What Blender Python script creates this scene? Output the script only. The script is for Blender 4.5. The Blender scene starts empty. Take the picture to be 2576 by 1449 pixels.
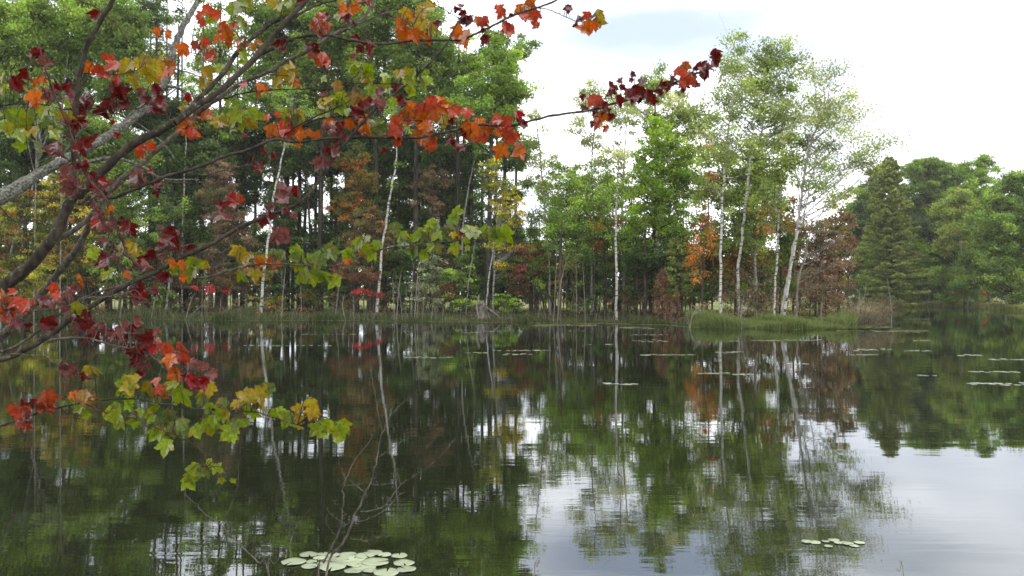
import bpy, math
import numpy as np
from math import radians as R, pi, sin, cos
from mathutils import Vector

# ------------------------------------------------------------------ camera, light, exposure
F, CX, CY, CAMZ = 2143.0, 1288.0, 724.5, 2.2      # picture plane 2576 x 1449
PITCH = math.atan(15.5 / F)
scene = bpy.context.scene
col = scene.collection
cam_data = bpy.data.cameras.new('camera')
cam = bpy.data.objects.new('camera', cam_data)
col.objects.link(cam)
cam.location = (0, 0, CAMZ)
cam.rotation_euler = (pi / 2 + PITCH, 0, 0)
cam_data.sensor_width = 36.0
cam_data.lens = 36.0 * F / 2576.0
cam_data.clip_start = 0.05
cam_data.clip_end = 6000
scene.camera = cam
scene.view_settings.view_transform = 'Standard'
scene.view_settings.look = 'None'
scene.view_settings.exposure = 0.24
scene.view_settings.gamma = 1.0
scene.view_settings.use_curve_mapping = False
scene.render.resolution_x, scene.render.resolution_y = 1024, 576
scene.cycles.max_bounces = 6
scene.cycles.diffuse_bounces = 3
scene.cycles.glossy_bounces = 3
scene.cycles.transmission_bounces = 3
scene.cycles.transparent_max_bounces = 4
scene.cycles.use_denoising = True
scene.cycles.denoising_input_passes = 'RGB_ALBEDO_NORMAL'
scene.cycles.filter_width = 1.6

SUN_EL, SUN_AZ = 42, 128          # azimuth clockwise from +Y (the view direction)
sd_ = bpy.data.lights.new('sun', 'SUN')
sd_.energy = 1.5
sd_.angle = R(10)
sd_.color = (1.0, 0.95, 0.87)
sun = bpy.data.objects.new('sun', sd_)
col.objects.link(sun)
sun.rotation_euler = (R(90 - SUN_EL), 0, R(180 - SUN_AZ))

world = bpy.data.worlds.new('World')
scene.world = world
world.use_nodes = True
wt = world.node_tree
wt.nodes.clear()
def WN(t, **k):
    n = wt.nodes.new(t)
    for a, b in k.items(): setattr(n, a, b)
    return n
wl = wt.links.new
w_out = WN('ShaderNodeOutputWorld'); w_bg = WN('ShaderNodeBackground')
sky = WN('ShaderNodeTexSky', sky_type='NISHITA', sun_disc=False)
sky.sun_elevation = R(SUN_EL); sky.sun_rotation = R(SUN_AZ)
sky.air_density = 1.0; sky.dust_density = 1.0
tc = WN('ShaderNodeTexCoord')
nz = WN('ShaderNodeTexNoise'); nz.inputs['Scale'].default_value = 3.2; nz.inputs['Detail'].default_value = 5
mp = WN('ShaderNodeMapping'); mp.inputs['Scale'].default_value = (1, 1, 3.2)
wl(tc.outputs['Generated'], mp.inputs['Vector']); wl(mp.outputs[0], nz.inputs['Vector'])
def wmath(op, a, b=None, clamp=False):
    n = WN('ShaderNodeMath', operation=op, use_clamp=clamp)
    for i, v in enumerate((a, b)):
        if v is None: continue
        if isinstance(v, (int, float)): n.inputs[i].default_value = v
        else: wl(v, n.inputs[i])
    return n.outputs[0]
def sky_dir(px, py):
    v = Vector(((px - CX) / F, 1.0, (740 - py) / F)); return v.normalized()
gap = None
for px, py, a, b, s in [(1650, 80, .19, .044, .97), (1440, 112, .13, .035, .45), (2090, 250, .10, .09, .34),
                        (1180, 190, .05, .06, .22), (-200, 100, .30, .10, .5), (3300, 200, .3, .06, .6), (900, -500, .9, .15, .5)]:
    c = sky_dir(px, py)
    s1 = WN('ShaderNodeVectorMath', operation='SUBTRACT'); wl(tc.outputs['Generated'], s1.inputs[0]); s1.inputs[1].default_value = c
    s2 = WN('ShaderNodeVectorMath', operation='MULTIPLY'); wl(s1.outputs[0], s2.inputs[0]); s2.inputs[1].default_value = (1 / a, 1, 1 / b)
    s3 = WN('ShaderNodeVectorMath', operation='LENGTH'); wl(s2.outputs[0], s3.inputs[0])
    d = wmath('ADD', s3.outputs['Value'], wmath('MULTIPLY', wmath('SUBTRACT', nz.outputs['Fac'], .5), 2.2))
    m = WN('ShaderNodeMapRange', interpolation_type='SMOOTHSTEP'); wl(d, m.inputs['Value'])
    m.inputs['From Min'].default_value = .15; m.inputs['From Max'].default_value = 1.25
    m.inputs['To Min'].default_value = s; m.inputs['To Max'].default_value = 0
    gap = m.outputs[0] if gap is None else wmath('MAXIMUM', gap, m.outputs[0])
nz2 = WN('ShaderNodeTexNoise'); nz2.inputs['Scale'].default_value = 2.2; nz2.inputs['Detail'].default_value = 4
mp2 = WN('ShaderNodeMapping'); mp2.inputs['Scale'].default_value = (1, 1, 3.5); mp2.inputs['Location'].default_value = (3, 1, 7)
wl(tc.outputs['Generated'], mp2.inputs['Vector']); wl(mp2.outputs[0], nz2.inputs['Vector'])
cr_ = WN('ShaderNodeValToRGB')
cr_.color_ramp.elements[0].position = .34; cr_.color_ramp.elements[0].color = (.90, .98, 1.10, 1)
cr_.color_ramp.elements[1].position = .66; cr_.color_ramp.elements[1].color = (2.5, 2.5, 2.5, 1)
wl(nz2.outputs['Fac'], cr_.inputs[0])
sk_s = WN('ShaderNodeVectorMath', operation='SCALE'); wl(sky.outputs[0], sk_s.inputs[0]); sk_s.inputs['Scale'].default_value = .10
# thin veil over the blue: the gaps are milky
veil = WN('ShaderNodeMix', data_type='RGBA'); veil.inputs[0].default_value = .85
wl(sk_s.outputs[0], veil.inputs[6]); veil.inputs[7].default_value = (.72, .84, 1.08, 1)
mx = WN('ShaderNodeMix', data_type='RGBA')
wl(gap, mx.inputs[0]); wl(cr_.outputs[0], mx.inputs[6]); wl(veil.outputs[2], mx.inputs[7])
wl(mx.outputs[2], w_bg.inputs[0]); w_bg.inputs[1].default_value = 1.0
wl(w_bg.outputs[0], w_out.inputs[0])

# ------------------------------------------------------------------ picture <-> world
def ray(px, py):
    X, Y = (px - CX) / F, (CY - py) / F
    return np.array([X, cos(PITCH) - Y * sin(PITCH), sin(PITCH) + Y * cos(PITCH)])
def P(px, py, D):
    d = ray(px, py); return np.array([0, 0, CAMZ]) + d * (D / d[1])
def on_plane(px, py, z=0.0):
    d = ray(px, py); return np.array([0, 0, CAMZ]) + d * ((z - CAMZ) / d[2])

# ------------------------------------------------------------------ mesh helpers
def link_mesh(name, verts, faces, mat, parent=None, colors=None, smooth=False, at=None):
    """verts Nx3 (world), faces MxK uniform or list of such arrays."""
    verts = np.asarray(verts, dtype=np.float32)
    if not isinstance(faces, list): faces = [faces]
    faces = [np.asarray(f, dtype=np.int32) for f in faces if len(f)]
    o_loc = np.zeros(3) if at is None else np.asarray(at, dtype=float)
    par_loc = np.zeros(3) if parent is None else np.array(parent['_w'])
    local = verts - (par_loc + (o_loc if parent is None else 0)).astype(np.float32)
    me = bpy.data.meshes.new(name)
    me.vertices.add(len(local)); me.vertices.foreach_set('co', local.ravel())
    nl = sum(f.size for f in faces); npoly = sum(len(f) for f in faces)
    me.loops.add(nl); me.polygons.add(npoly)
    me.loops.foreach_set('vertex_index', np.concatenate([f.ravel() for f in faces]))
    tot = np.concatenate([np.full(len(f), f.shape[1], dtype=np.int32) for f in faces])
    st = np.concatenate([[0], np.cumsum(tot)[:-1]]).astype(np.int32)
    me.polygons.foreach_set('loop_start', st)
    me.polygons.foreach_set('loop_total', tot)
    if smooth: me.polygons.foreach_set('use_smooth', np.ones(npoly, dtype=bool))
    me.update(calc_edges=True)
    if colors is not None:
        ca = me.color_attributes.new('Col', 'FLOAT_COLOR', 'POINT')
        c4 = np.ones((len(local), 4), dtype=np.float32); c4[:, :3] = colors
        ca.data.foreach_set('color', c4.ravel())
    if mat: me.materials.append(mat)
    o = bpy.data.objects.new(name, me); col.objects.link(o)
    if parent is None:
        o.location = o_loc
        o['_w'] = [float(v) for v in o_loc]
    else:
        o.parent = parent
        o['_w'] = [float(v) for v in par_loc]
    return o
def empty(name, loc):
    o = bpy.data.objects.new(name, None); col.objects.link(o); o.location = loc
    o.empty_display_size = .3; o['_w'] = [float(v) for v in loc]; return o
def tag(o, label=None, cat=None, group=None, kind=None):
    if label: o['label'] = label
    if cat: o['category'] = cat
    if group: o['group'] = group
    if kind: o['kind'] = kind
    return o

def smooth_path(pts, n=4):
    p = np.asarray(pts, dtype=float)
    if len(p) < 3: return p
    q = np.vstack([2 * p[0] - p[1], p, 2 * p[-1] - p[-2]])
    out = []
    for i in range(1, len(q) - 2):
        a, b, c, d = q[i - 1], q[i], q[i + 1], q[i + 2]
        for t in np.linspace(0, 1, n, endpoint=False):
            out.append(.5 * ((2 * b) + (c - a) * t + (2 * a - 5 * b + 4 * c - d) * t ** 2 + (3 * b - a - 3 * c + d) * t ** 3))
    out.append(p[-1]); return np.array(out)

class Tubes:
    def __init__(s): s.v, s.f, s.n = [], [], 0
    def add(s, pts, rad, sides=6):
        p = np.asarray(pts, dtype=float); k = len(p)
        if k < 2: return
        r = np.interp(np.linspace(0, 1, k), np.linspace(0, 1, len(rad)), rad) if not np.isscalar(rad) else np.full(k, rad)
        t = np.gradient(p, axis=0); t /= np.linalg.norm(t, axis=1, keepdims=True) + 1e-9
        ref = np.array([0.13, 0.97, 0.2]) if abs(t[:, 2]).mean() > .5 else np.array([.1, .2, .97])
        u = np.cross(t, ref); u /= np.linalg.norm(u, axis=1, keepdims=True) + 1e-9
        w = np.cross(t, u)
        a = np.arange(sides) * 2 * pi / sides
        ring = p[:, None, :] + r[:, None, None] * (np.cos(a)[None, :, None] * u[:, None, :] + np.sin(a)[None, :, None] * w[:, None, :])
        s.v.append(ring.reshape(-1, 3))
        i = np.arange(k - 1)[:, None] * sides; j = np.arange(sides)[None, :]; j2 = (j + 1) % sides
        f = np.stack([i + j, i + j2, i + sides + j2, i + sides + j], -1).reshape(-1, 4) + s.n
        s.f.append(f); s.n += k * sides
    def build(s, name, mat, parent=None, at=None):
        if not s.v: return None
        return link_mesh(name, np.concatenate(s.v), np.concatenate(s.f), mat, parent, smooth=True, at=at)

def leaf_quads(c, L, W, rng, up=.35):
    """rhombic leaves: centres c, half length L, half width W (arrays)."""
    n = len(c)
    nrm = rng.normal(size=(n, 3)); nrm /= np.linalg.norm(nrm, axis=1, keepdims=True)
    nrm[:, 2] += up * 1.6; nrm /= np.linalg.norm(nrm, axis=1, keepdims=True)
    a = np.cross(nrm, rng.normal(size=(n, 3))); a /= np.linalg.norm(a, axis=1, keepdims=True) + 1e-9
    b = np.cross(nrm, a)
    L = L[:, None]; W = W[:, None]
    v = np.stack([c - a * L, c + b * W - a * L * .15, c + a * L, c - b * W - a * L * .15], 1).reshape(-1, 3)
    f = np.arange(n * 4).reshape(-1, 4)
    return v, f

# ------------------------------------------------------------------ materials
def mat_new(name):
    m = bpy.data.materials.new(name); m.use_nodes = True; m.node_tree.nodes.clear(); return m
def N(m, t, **k):
    n = m.node_tree.nodes.new(t)
    for a, b in k.items(): setattr(n, a, b)
    return n
def leaf_mat(name, trans=.35, gloss=0.0, veins=False):
    m = mat_new(name); L = m.node_tree.links.new
    at = N(m, 'ShaderNodeAttribute', attribute_name='Col'); out = N(m, 'ShaderNodeOutputMaterial')
    csrc = at.outputs['Color']
    if veins:
        tcn = N(m, 'ShaderNodeTexCoord')
        n1 = N(m, 'ShaderNodeTexNoise'); n1.inputs['Scale'].default_value = 70; n1.inputs['Detail'].default_value = 4
        L(tcn.outputs['Object'], n1.inputs['Vector'])
        rp = N(m, 'ShaderNodeValToRGB'); rp.color_ramp.elements[0].position = .3; rp.color_ramp.elements[0].color = (.62, .58, .55, 1)
        rp.color_ramp.elements[1].position = .62; rp.color_ramp.elements[1].color = (1.15, 1.15, 1.1, 1)
        L(n1.outputs['Fac'], rp.inputs[0])
        mu = N(m, 'ShaderNodeMix', data_type='RGBA', blend_type='MULTIPLY'); mu.inputs[0].default_value = .8
        L(csrc, mu.inputs[6]); L(rp.outputs[0], mu.inputs[7]); csrc = mu.outputs[2]
    d = N(m, 'ShaderNodeBsdfDiffuse'); t = N(m, 'ShaderNodeBsdfTranslucent'); mx = N(m, 'ShaderNodeMixShader')
    L(csrc, d.inputs[0])
    hs = N(m, 'ShaderNodeHueSaturation'); hs.inputs['Saturation'].default_value = 1.15; hs.inputs['Value'].default_value = 1.35
    L(csrc, hs.inputs['Color']); L(hs.outputs[0], t.inputs[0])
    mx.inputs[0].default_value = trans; L(d.outputs[0], mx.inputs[1]); L(t.outputs[0], mx.inputs[2])
    last = mx.outputs[0]
    if gloss:
        g = N(m, 'ShaderNodeBsdfGlossy'); g.inputs['Roughness'].default_value = .42
        fr = N(m, 'ShaderNodeFresnel'); fr.inputs['IOR'].default_value = 1.45
        ml = N(m, 'ShaderNodeMath', operation='MULTIPLY'); L(fr.outputs[0], ml.inputs[0]); ml.inputs[1].default_value = gloss
        m2 = N(m, 'ShaderNodeMixShader'); L(ml.outputs[0], m2.inputs[0]); L(last, m2.inputs[1]); L(g.outputs[0], m2.inputs[2]); last = m2.outputs[0]
    L(last, out.inputs[0]); return m
def bark_mat(name, c1, c2, scale=(6, 6, 1.5), lo=.4, hi=.6, detail=6, bump=.3, c3=None, sc3=8, lo3=.55, hi3=.65, rough=.9):
    m = mat_new(name); L = m.node_tree.links.new
    tcn = N(m, 'ShaderNodeTexCoord'); mp = N(m, 'ShaderNodeMapping'); mp.inputs['Scale'].default_value = scale
    L(tcn.outputs['Object'], mp.inputs[0])
    n1 = N(m, 'ShaderNodeTexNoise'); n1.inputs['Scale'].default_value = 1; n1.inputs['Detail'].default_value = detail
    L(mp.outputs[0], n1.inputs['Vector'])
    rp = N(m, 'ShaderNodeValToRGB'); e = rp.color_ramp.elements
    e[0].position = lo; e[0].color = (*c1, 1); e[1].position = hi; e[1].color = (*c2, 1)
    L(n1.outputs['Fac'], rp.inputs[0]); src = rp.outputs[0]
    if c3 is not None:
        n2 = N(m, 'ShaderNodeTexNoise'); n2.inputs['Scale'].default_value = sc3; n2.inputs['Detail'].default_value = 5
        L(tcn.outputs['Object'], n2.inputs['Vector'])
        mr = N(m, 'ShaderNodeMapRange'); mr.inputs['From Min'].default_value = lo3; mr.inputs['From Max'].default_value = hi3
        L(n2.outputs['Fac'], mr.inputs[0])
        mm = N(m, 'ShaderNodeMix', data_type='RGBA'); L(mr.outputs[0], mm.inputs[0]); L(src, mm.inputs[6]); mm.inputs[7].default_value = (*c3, 1)
        src = mm.outputs[2]
    b = N(m, 'ShaderNodeBsdfPrincipled'); b.inputs['Roughness'].default_value = rough
    if 'Specular IOR Level' in b.inputs: b.inputs['Specular IOR Level'].default_value = .2
    L(src, b.inputs['Base Color'])
    bp = N(m, 'ShaderNodeBump'); bp.inputs['Strength'].default_value = bump; bp.inputs['Distance'].default_value = .01
    L(n1.outputs['Fac'], bp.inputs['Height']); L(bp.outputs[0], b.inputs['Normal'])
    out = N(m, 'ShaderNodeOutputMaterial'); L(b.outputs[0], out.inputs[0]); return m

M_LEAF = leaf_mat('far_foliage', .48)
M_NEEDLE = leaf_mat('needles', .3)
M_MLEAF = leaf_mat('maple_leaf', .42, .14, True)
M_GRASS = leaf_mat('grass_blades', .3)
M_BIRCH = bark_mat('white_birch_bark', (.03, .028, .025), (.40, .385, .345), (2.2, 2.2, 9), .38, .50, 4)
M_BIRCHG = bark_mat('grey_birch_bark', (.07, .065, .055), (.26, .25, .22), (2.2, 2.2, 7), .36, .52, 4)
M_DARK = bark_mat('dark_bark', (.02, .017, .014), (.078, .068, .054), (8, 8, 1.2), .35, .7)
M_BROWN = bark_mat('brown_bark', (.03, .022, .016), (.10, .075, .055), (8, 8, 1.2), .35, .7)
M_PALE = bark_mat('pale_bare_bark', (.09, .082, .066), (.24, .22, .18), (8, 8, 2), .35, .65)
M_MAPLE = bark_mat('maple_bark', (.016, .013, .010), (.065, .053, .040), (30, 30, 12), .32, .68, 8, .8, (.13, .125, .10), 45, .60, .70)
M_MAPLEP = bark_mat('pale_maple_bark', (.035, .029, .023), (.115, .10, .08), (34, 34, 12), .32, .68, 8, .6, (.2, .19, .16), 60, .58, .68)
M_WHITETWIG = bark_mat('whitish_twig_bark', (.20, .19, .165), (.42, .40, .36), (8, 8, 2), .35, .65)
M_TWIG = bark_mat('grey_twig_bark', (.05, .044, .036), (.14, .125, .10), (30, 30, 10), .35, .65)
M_LICHEN = bark_mat('lichened_bark', (.03, .027, .022), (.09, .082, .07), (22, 22, 18), .35, .62, 8, .8, (.16, .17, .14), 55, .46, .62)
M_SPRIG = bark_mat('reddish_twig_bark', (.035, .018, .014), (.11, .055, .045), (30, 30, 12), .32, .68, 8, .6)
# ------------------------------------------------------------------ the pond's outline
far_px = [(-300, 800), (0, 802), (300, 803), (600, 806), (900, 806), (1200, 810), (1500, 812), (1680, 817), (1750, 822),
          (1850, 826), (2000, 828), (2120, 828), (2190, 823), (2235, 815)]
fs = [tuple(on_plane(x, y)[:2]) for x, y in far_px]
fs += [tuple(P(2250, 0, 70)[:2]), tuple(P(2225, 0, 92)[:2]), tuple(P(2200, 0, 125)[:2]), tuple(P(2225, 0, 158)[:2])]
fs += [tuple(on_plane(x, y)[:2]) for x, y in [(2290, 769), (2370, 770), (2450, 773), (2520, 779), (2576, 785)]]
POND = np.array([(-58, 79)] + fs[1:] + [(67, 70), (72, 35), (62, 12), (25, 5.6), (8, 4.6), (0, 4.2), (-6, 4.6), (-25, 6), (-60, 14), (-76, 30), (-78, 60)])
def signed_land(x, y):
    """distance to the pond's edge: > 0 on land."""
    x = np.atleast_1d(x).astype(float); y = np.atleast_1d(y).astype(float)
    A = POND; B = np.roll(POND, -1, axis=0)
    best = np.full(x.shape, 1e9); inside = np.zeros(x.shape, bool)
    for (ax, ay), (bx, by) in zip(A, B):
        dx, dy = bx - ax, by - ay
        t = np.clip(((x - ax) * dx + (y - ay) * dy) / (dx * dx + dy * dy), 0, 1)
        best = np.minimum(best, np.hypot(x - ax - t * dx, y - ay - t * dy))
        c = ((ay > y) != (by > y)) & (x < (bx - ax) * (y - ay) / (by - ay + 1e-12) + ax)
        inside ^= c
    return np.where(inside, -best, best)
def ground(x, y):
    s = signed_land(x, y); x = np.atleast_1d(x); y = np.atleast_1d(y)
    bump = .05 * np.sin(x * .9 + np.sin(y * .6)) * np.cos(y * .7 + x * .2) + .03 * np.sin(x * 2.3 + y * 1.7)
    z = np.where(s > 0, .42 * (1 - np.exp(-s / 3.0)) + .5 * (1 - np.exp(-np.maximum(s - 20, 0) / 80)) + bump * np.clip(s / 3, 0, 1),
                 -.9 * (1 - np.exp(s / 2.5)))
    return z
def gz(x, y): return float(ground(x, y)[0])

def axis(segs):
    a = []
    for lo, hi, st in segs: a += list(np.arange(lo, hi, st))
    return np.array(a + [segs[-1][1]])
gx = axis([(-2600, -600, 400), (-600, -200, 60), (-200, -90, 8), (-90, 90, 1.2), (90, 200, 8), (200, 600, 60), (600, 2600, 400)])
gy = axis([(-900, -100, 200), (-100, -10, 10), (-10, 2, 2), (2, 16, .7), (16, 44, 3), (44, 104, .9), (104, 190, 2.2), (190, 420, 20), (420, 900, 60), (900, 3900, 500)])
GX, GY = np.meshgrid(gx, gy)
gv = np.stack([GX.ravel(), GY.ravel(), ground(GX.ravel(), GY.ravel())], 1)
nx, ny = len(gx), len(gy)
ii, jj = np.meshgrid(np.arange(nx - 1), np.arange(ny - 1)); k0 = (jj * nx + ii).ravel()
gf = np.stack([k0, k0 + 1, k0 + nx + 1, k0 + nx], 1)
m = mat_new('forest_floor'); L = m.node_tree.links.new
tcn = N(m, 'ShaderNodeTexCoord'); n1 = N(m, 'ShaderNodeTexNoise'); n1.inputs['Scale'].default_value = .35; n1.inputs['Detail'].default_value = 8
L(tcn.outputs['Object'], n1.inputs['Vector'])
rp = N(m, 'ShaderNodeValToRGB'); e = rp.color_ramp.elements
e[0].position = .36; e[0].color = (.05, .032, .018, 1); e[1].position = .66; e[1].color = (.10, .12, .035, 1)
q = rp.color_ramp.elements.new(.5); q.color = (.055, .06, .022, 1)
L(n1.outputs['Fac'], rp.inputs[0])
sp = N(m, 'ShaderNodeSeparateXYZ'); L(tcn.outputs['Object'], sp.inputs[0])
mr = N(m, 'ShaderNodeMapRange'); mr.inputs['From Min'].default_value = 92; mr.inputs['From Max'].default_value = 106; L(sp.outputs[1], mr.inputs[0])
mxx = N(m, 'ShaderNodeMix', data_type='RGBA'); L(mr.outputs[0], mxx.inputs[0]); L(rp.outputs[0], mxx.inputs[6])
n2 = N(m, 'ShaderNodeTexNoise'); n2.inputs['Scale'].default_value = .12; n2.inputs['Detail'].default_value = 6; L(tcn.outputs['Object'], n2.inputs['Vector'])
r2 = N(m, 'ShaderNodeValToRGB'); e = r2.color_ramp.elements; e[0].position = .35; e[0].color = (.13, .16, .06, 1); e[1].position = .65; e[1].color = (.27, .27, .13, 1)
L(n2.outputs['Fac'], r2.inputs[0]); L(r2.outputs[0], mxx.inputs[7])
b = N(m, 'ShaderNodeBsdfDiffuse'); L(mxx.outputs[2], b.inputs[0]); out = N(m, 'ShaderNodeOutputMaterial'); L(b.outputs[0], out.inputs[0])
M_GROUND = m
tag(link_mesh('ground', gv, gf, M_GROUND, smooth=True), 'forest floor and pond banks of leaf litter and moss, open meadow behind', 'ground', kind='structure')

# water
m = mat_new('pond_water'); L = m.node_tree.links.new
tcn = N(m, 'ShaderNodeTexCoord')
def wave(scale, detail, dist):
    mp = N(m, 'ShaderNodeMapping'); mp.inputs['Scale'].default_value = scale; L(tcn.outputs['Object'], mp.inputs[0])
    n = N(m, 'ShaderNodeTexNoise'); n.inputs['Scale'].default_value = 1; n.inputs['Detail'].default_value = detail; n.inputs['Distortion'].default_value = .3
    L(mp.outputs[0], n.inputs['Vector']); return n.outputs['Fac'], dist
def mt(op, a, b_, clamp=False):
    n = N(m, 'ShaderNodeMath', operation=op, use_clamp=clamp)
    for i, v in enumerate((a, b_)):
        if isinstance(v, (int, float)): n.inputs[i].default_value = v
        else: L(v, n.inputs[i])
    return n.outputs[0]
h1, _ = wave((1.3, 7.0, 1), 3, 0)
h2, _ = wave((.35, 1.6, 1), 2, 0)
h3, _ = wave((5, 16, 1), 2, 0)
amp, _ = wave((.07, .16, 1), 2, 0)
ampr = N(m, 'ShaderNodeMapRange'); L(amp, ampr.inputs[0]); ampr.inputs['From Min'].default_value = .38; ampr.inputs['From Max'].default_value = .66
ampr.inputs['To Min'].default_value = .25; ampr.inputs['To Max'].default_value = 1.25
hh = mt('ADD', mt('MULTIPLY', mt('MULTIPLY', h1, ampr.outputs[0]), .00065), mt('MULTIPLY', h2, .0017))
hh = mt('ADD', hh, mt('MULTIPLY', mt('MULTIPLY', h3, ampr.outputs[0]), .00022))
bp = N(m, 'ShaderNodeBump'); bp.inputs['Strength'].default_value = 1; bp.inputs['Distance'].default_value = 1.0; L(hh, bp.inputs['Height'])
dif = N(m, 'ShaderNodeBsdfDiffuse'); dif.inputs[0].default_value = (.012, .014, .006, 1)
gl = N(m, 'ShaderNodeBsdfGlossy'); gl.inputs['Roughness'].default_value = .0; gl.inputs[0].default_value = (.93, .96, 1, 1)
fr = N(m, 'ShaderNodeFresnel'); fr.inputs['IOR'].default_value = 2.25
L(bp.outputs[0], gl.inputs['Normal']); L(bp.outputs[0], fr.inputs['Normal'])
ms = N(m, 'ShaderNodeMixShader'); L(fr.outputs[0], ms.inputs[0]); L(dif.outputs[0], ms.inputs[1]); L(gl.outputs[0], ms.inputs[2])
out = N(m, 'ShaderNodeOutputMaterial'); L(ms.outputs[0], out.inputs[0])
M_WATER = m
wv = np.array([(-95, 1, 0), (90, 1, 0), (90, 185, 0), (-95, 185, 0)], float)
tag(link_mesh('water', wv, np.array([[0, 1, 2, 3]]), M_WATER), 'still dark pond water mirroring the trees and the cloudy sky', 'water', kind='structure')

# ------------------------------------------------------------------ grass
def grass(name, pts, hts, c1, c2, seed, wid=.02, lean=.25, label=None):
    rng = np.random.default_rng(seed); n = len(pts)
    base = np.asarray(pts, float); ang = rng.uniform(0, 2 * pi, n); w = rng.uniform(.5, 1.2, n) * wid
    du = np.stack([np.cos(ang), np.sin(ang), 0 * ang], 1) * w[:, None]
    ld = rng.normal(size=(n, 2)) * lean; h = np.asarray(hts) * rng.uniform(.55, 1.1, n)
    mid = base + np.stack([ld[:, 0] * h * .3, ld[:, 1] * h * .3, h * .6], 1)
    tip = base + np.stack([ld[:, 0] * h, ld[:, 1] * h, h], 1)
    v = np.stack([base - du, base + du, mid + du * .8, mid - du * .8, tip], 1).reshape(-1, 3)
    i = np.arange(n)[:, None] * 5
    fq = i + np.array([[0, 1, 2, 3]]); ft = i + np.array([[3, 2, 4]])
    t = rng.uniform(0, 1, (n, 1)); c = np.array(c1) * (1 - t) + np.array(c2) * t
    c *= rng.uniform(.7, 1.25, (n, 1)); c = np.repeat(c, 5, axis=0)
    return tag(link_mesh(name, v, [fq, ft], M_GRASS, colors=c), label, 'grass', kind='stuff')
def strip(px0, px1, n, back, seed, Dfun=None, off=-.15):
    """points along the far shore between two picture columns, up to `back` metres behind it"""
    rng = np.random.default_rng(seed)
    xs = rng.uniform(px0, px1, n); fx = [p[0] for p in far_px]; fy = [p[1] for p in far_px]
    ys = np.interp(xs, fx, fy)
    D = np.array([on_plane(a, b_)[1] for a, b_ in zip(xs, ys)]) if Dfun is None else Dfun(xs)
    D = D + off + back * rng.uniform(0, 1, n) ** 1.5
    x = (xs - CX) / F * D
    z = np.maximum(ground(x, D), -.06)
    return np.stack([x, D, z], 1)
rg = np.random.default_rng(5)
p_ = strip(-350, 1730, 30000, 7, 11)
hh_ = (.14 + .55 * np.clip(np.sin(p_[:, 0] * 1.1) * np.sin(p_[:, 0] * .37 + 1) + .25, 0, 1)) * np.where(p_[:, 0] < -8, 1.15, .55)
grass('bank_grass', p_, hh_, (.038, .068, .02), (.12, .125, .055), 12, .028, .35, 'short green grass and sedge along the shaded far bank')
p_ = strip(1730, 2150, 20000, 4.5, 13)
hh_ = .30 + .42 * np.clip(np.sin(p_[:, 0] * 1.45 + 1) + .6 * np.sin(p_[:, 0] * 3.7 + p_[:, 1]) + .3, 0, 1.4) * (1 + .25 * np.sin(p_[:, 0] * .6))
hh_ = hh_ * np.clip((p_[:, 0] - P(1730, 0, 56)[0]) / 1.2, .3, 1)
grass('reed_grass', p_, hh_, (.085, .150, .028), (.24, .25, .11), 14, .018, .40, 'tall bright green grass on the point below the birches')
bx = [2190, 2290, 2370, 2450, 2520, 2576, 2700]; bD = [150, 162, 157, 143, 121, 105, 92]
bankD = lambda x: np.interp(x, bx, bD)
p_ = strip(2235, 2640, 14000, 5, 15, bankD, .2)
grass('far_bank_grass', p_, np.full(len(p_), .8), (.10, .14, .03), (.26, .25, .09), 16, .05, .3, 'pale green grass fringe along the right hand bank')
# near bank, under and behind the camera
rn = np.random.default_rng(3)
nxp = rn.uniform(-14, 14, 9000); nyp = rn.uniform(-6, 4.4, 9000); ok = signed_land(nxp, nyp) > -.1; nxp, nyp = nxp[ok], nyp[ok]
grass('near_bank_grass', np.stack([nxp, nyp, ground(nxp, nyp)], 1), np.full(len(nxp), .22), (.05, .08, .02), (.14, .14, .05), 17, .006, .4, 'grass on the near bank below the maple branches')

# floating weed line along the far shore
def weed_line(name, pts, seed, label, size=(.05, .14)):
    rng = np.random.default_rng(seed); pts = np.asarray(pts); n = len(pts); r = rng.uniform(*size, n)
    a = np.arange(6) * pi / 3
    v = pts[:, None, :] + np.stack([np.cos(a)[None] * r[:, None] * rng.uniform(.8, 1.6, (n, 1)), np.sin(a)[None] * r[:, None], np.zeros((n, 6))], -1)
    c = np.array([.26, .27, .14]) * rng.uniform(.5, 1.15, (n, 1)); c = np.repeat(c, 6, axis=0)
    return tag(link_mesh(name, v.reshape(-1, 3), np.arange(n * 6).reshape(-1, 6), M_GRASS, colors=c), label, 'water weed', kind='stuff')
def weeds(x0, x1, n, sp, seed, off=0):
    rng = np.random.default_rng(seed); xs = rng.uniform(x0, x1, n)
    ys = np.interp(xs, [p[0] for p in far_px], [p[1] for p in far_px])
    D = np.array([on_plane(a, b_)[1] for a, b_ in zip(xs, ys)]) - .25 + off - np.abs(rng.normal(size=n)) * sp + .5 * np.sin(xs * .05)
    return np.stack([(xs - CX) / F * D, D, np.full(n, .006)], 1)
weed_line('floating_weeds', np.vstack([weeds(400, 1300, 500, .3, 1), weeds(1330, 1760, 900, .6, 2), weeds(1760, 2160, 900, .22, 3)]), 4,
          'thin pale line of floating weed at the foot of the far bank')
rr = np.random.default_rng(8)
wp = []
for (a, b_, y, n) in [(2110, 2240, 829, 420), (2160, 2260, 826, 260), (2200, 2330, 832, 120), (1560, 1640, 824, 60), (1340, 1500, 818, 160)]:
    for _ in range(n):
        q = on_plane(rr.uniform(a, b_), y + rr.normal() * 1.3, .006); wp.append(q)
weed_line('weed_mat', wp, 9, 'ragged pale mat of weed floating off the tip of the grassy point', (.07, .2))

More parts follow.
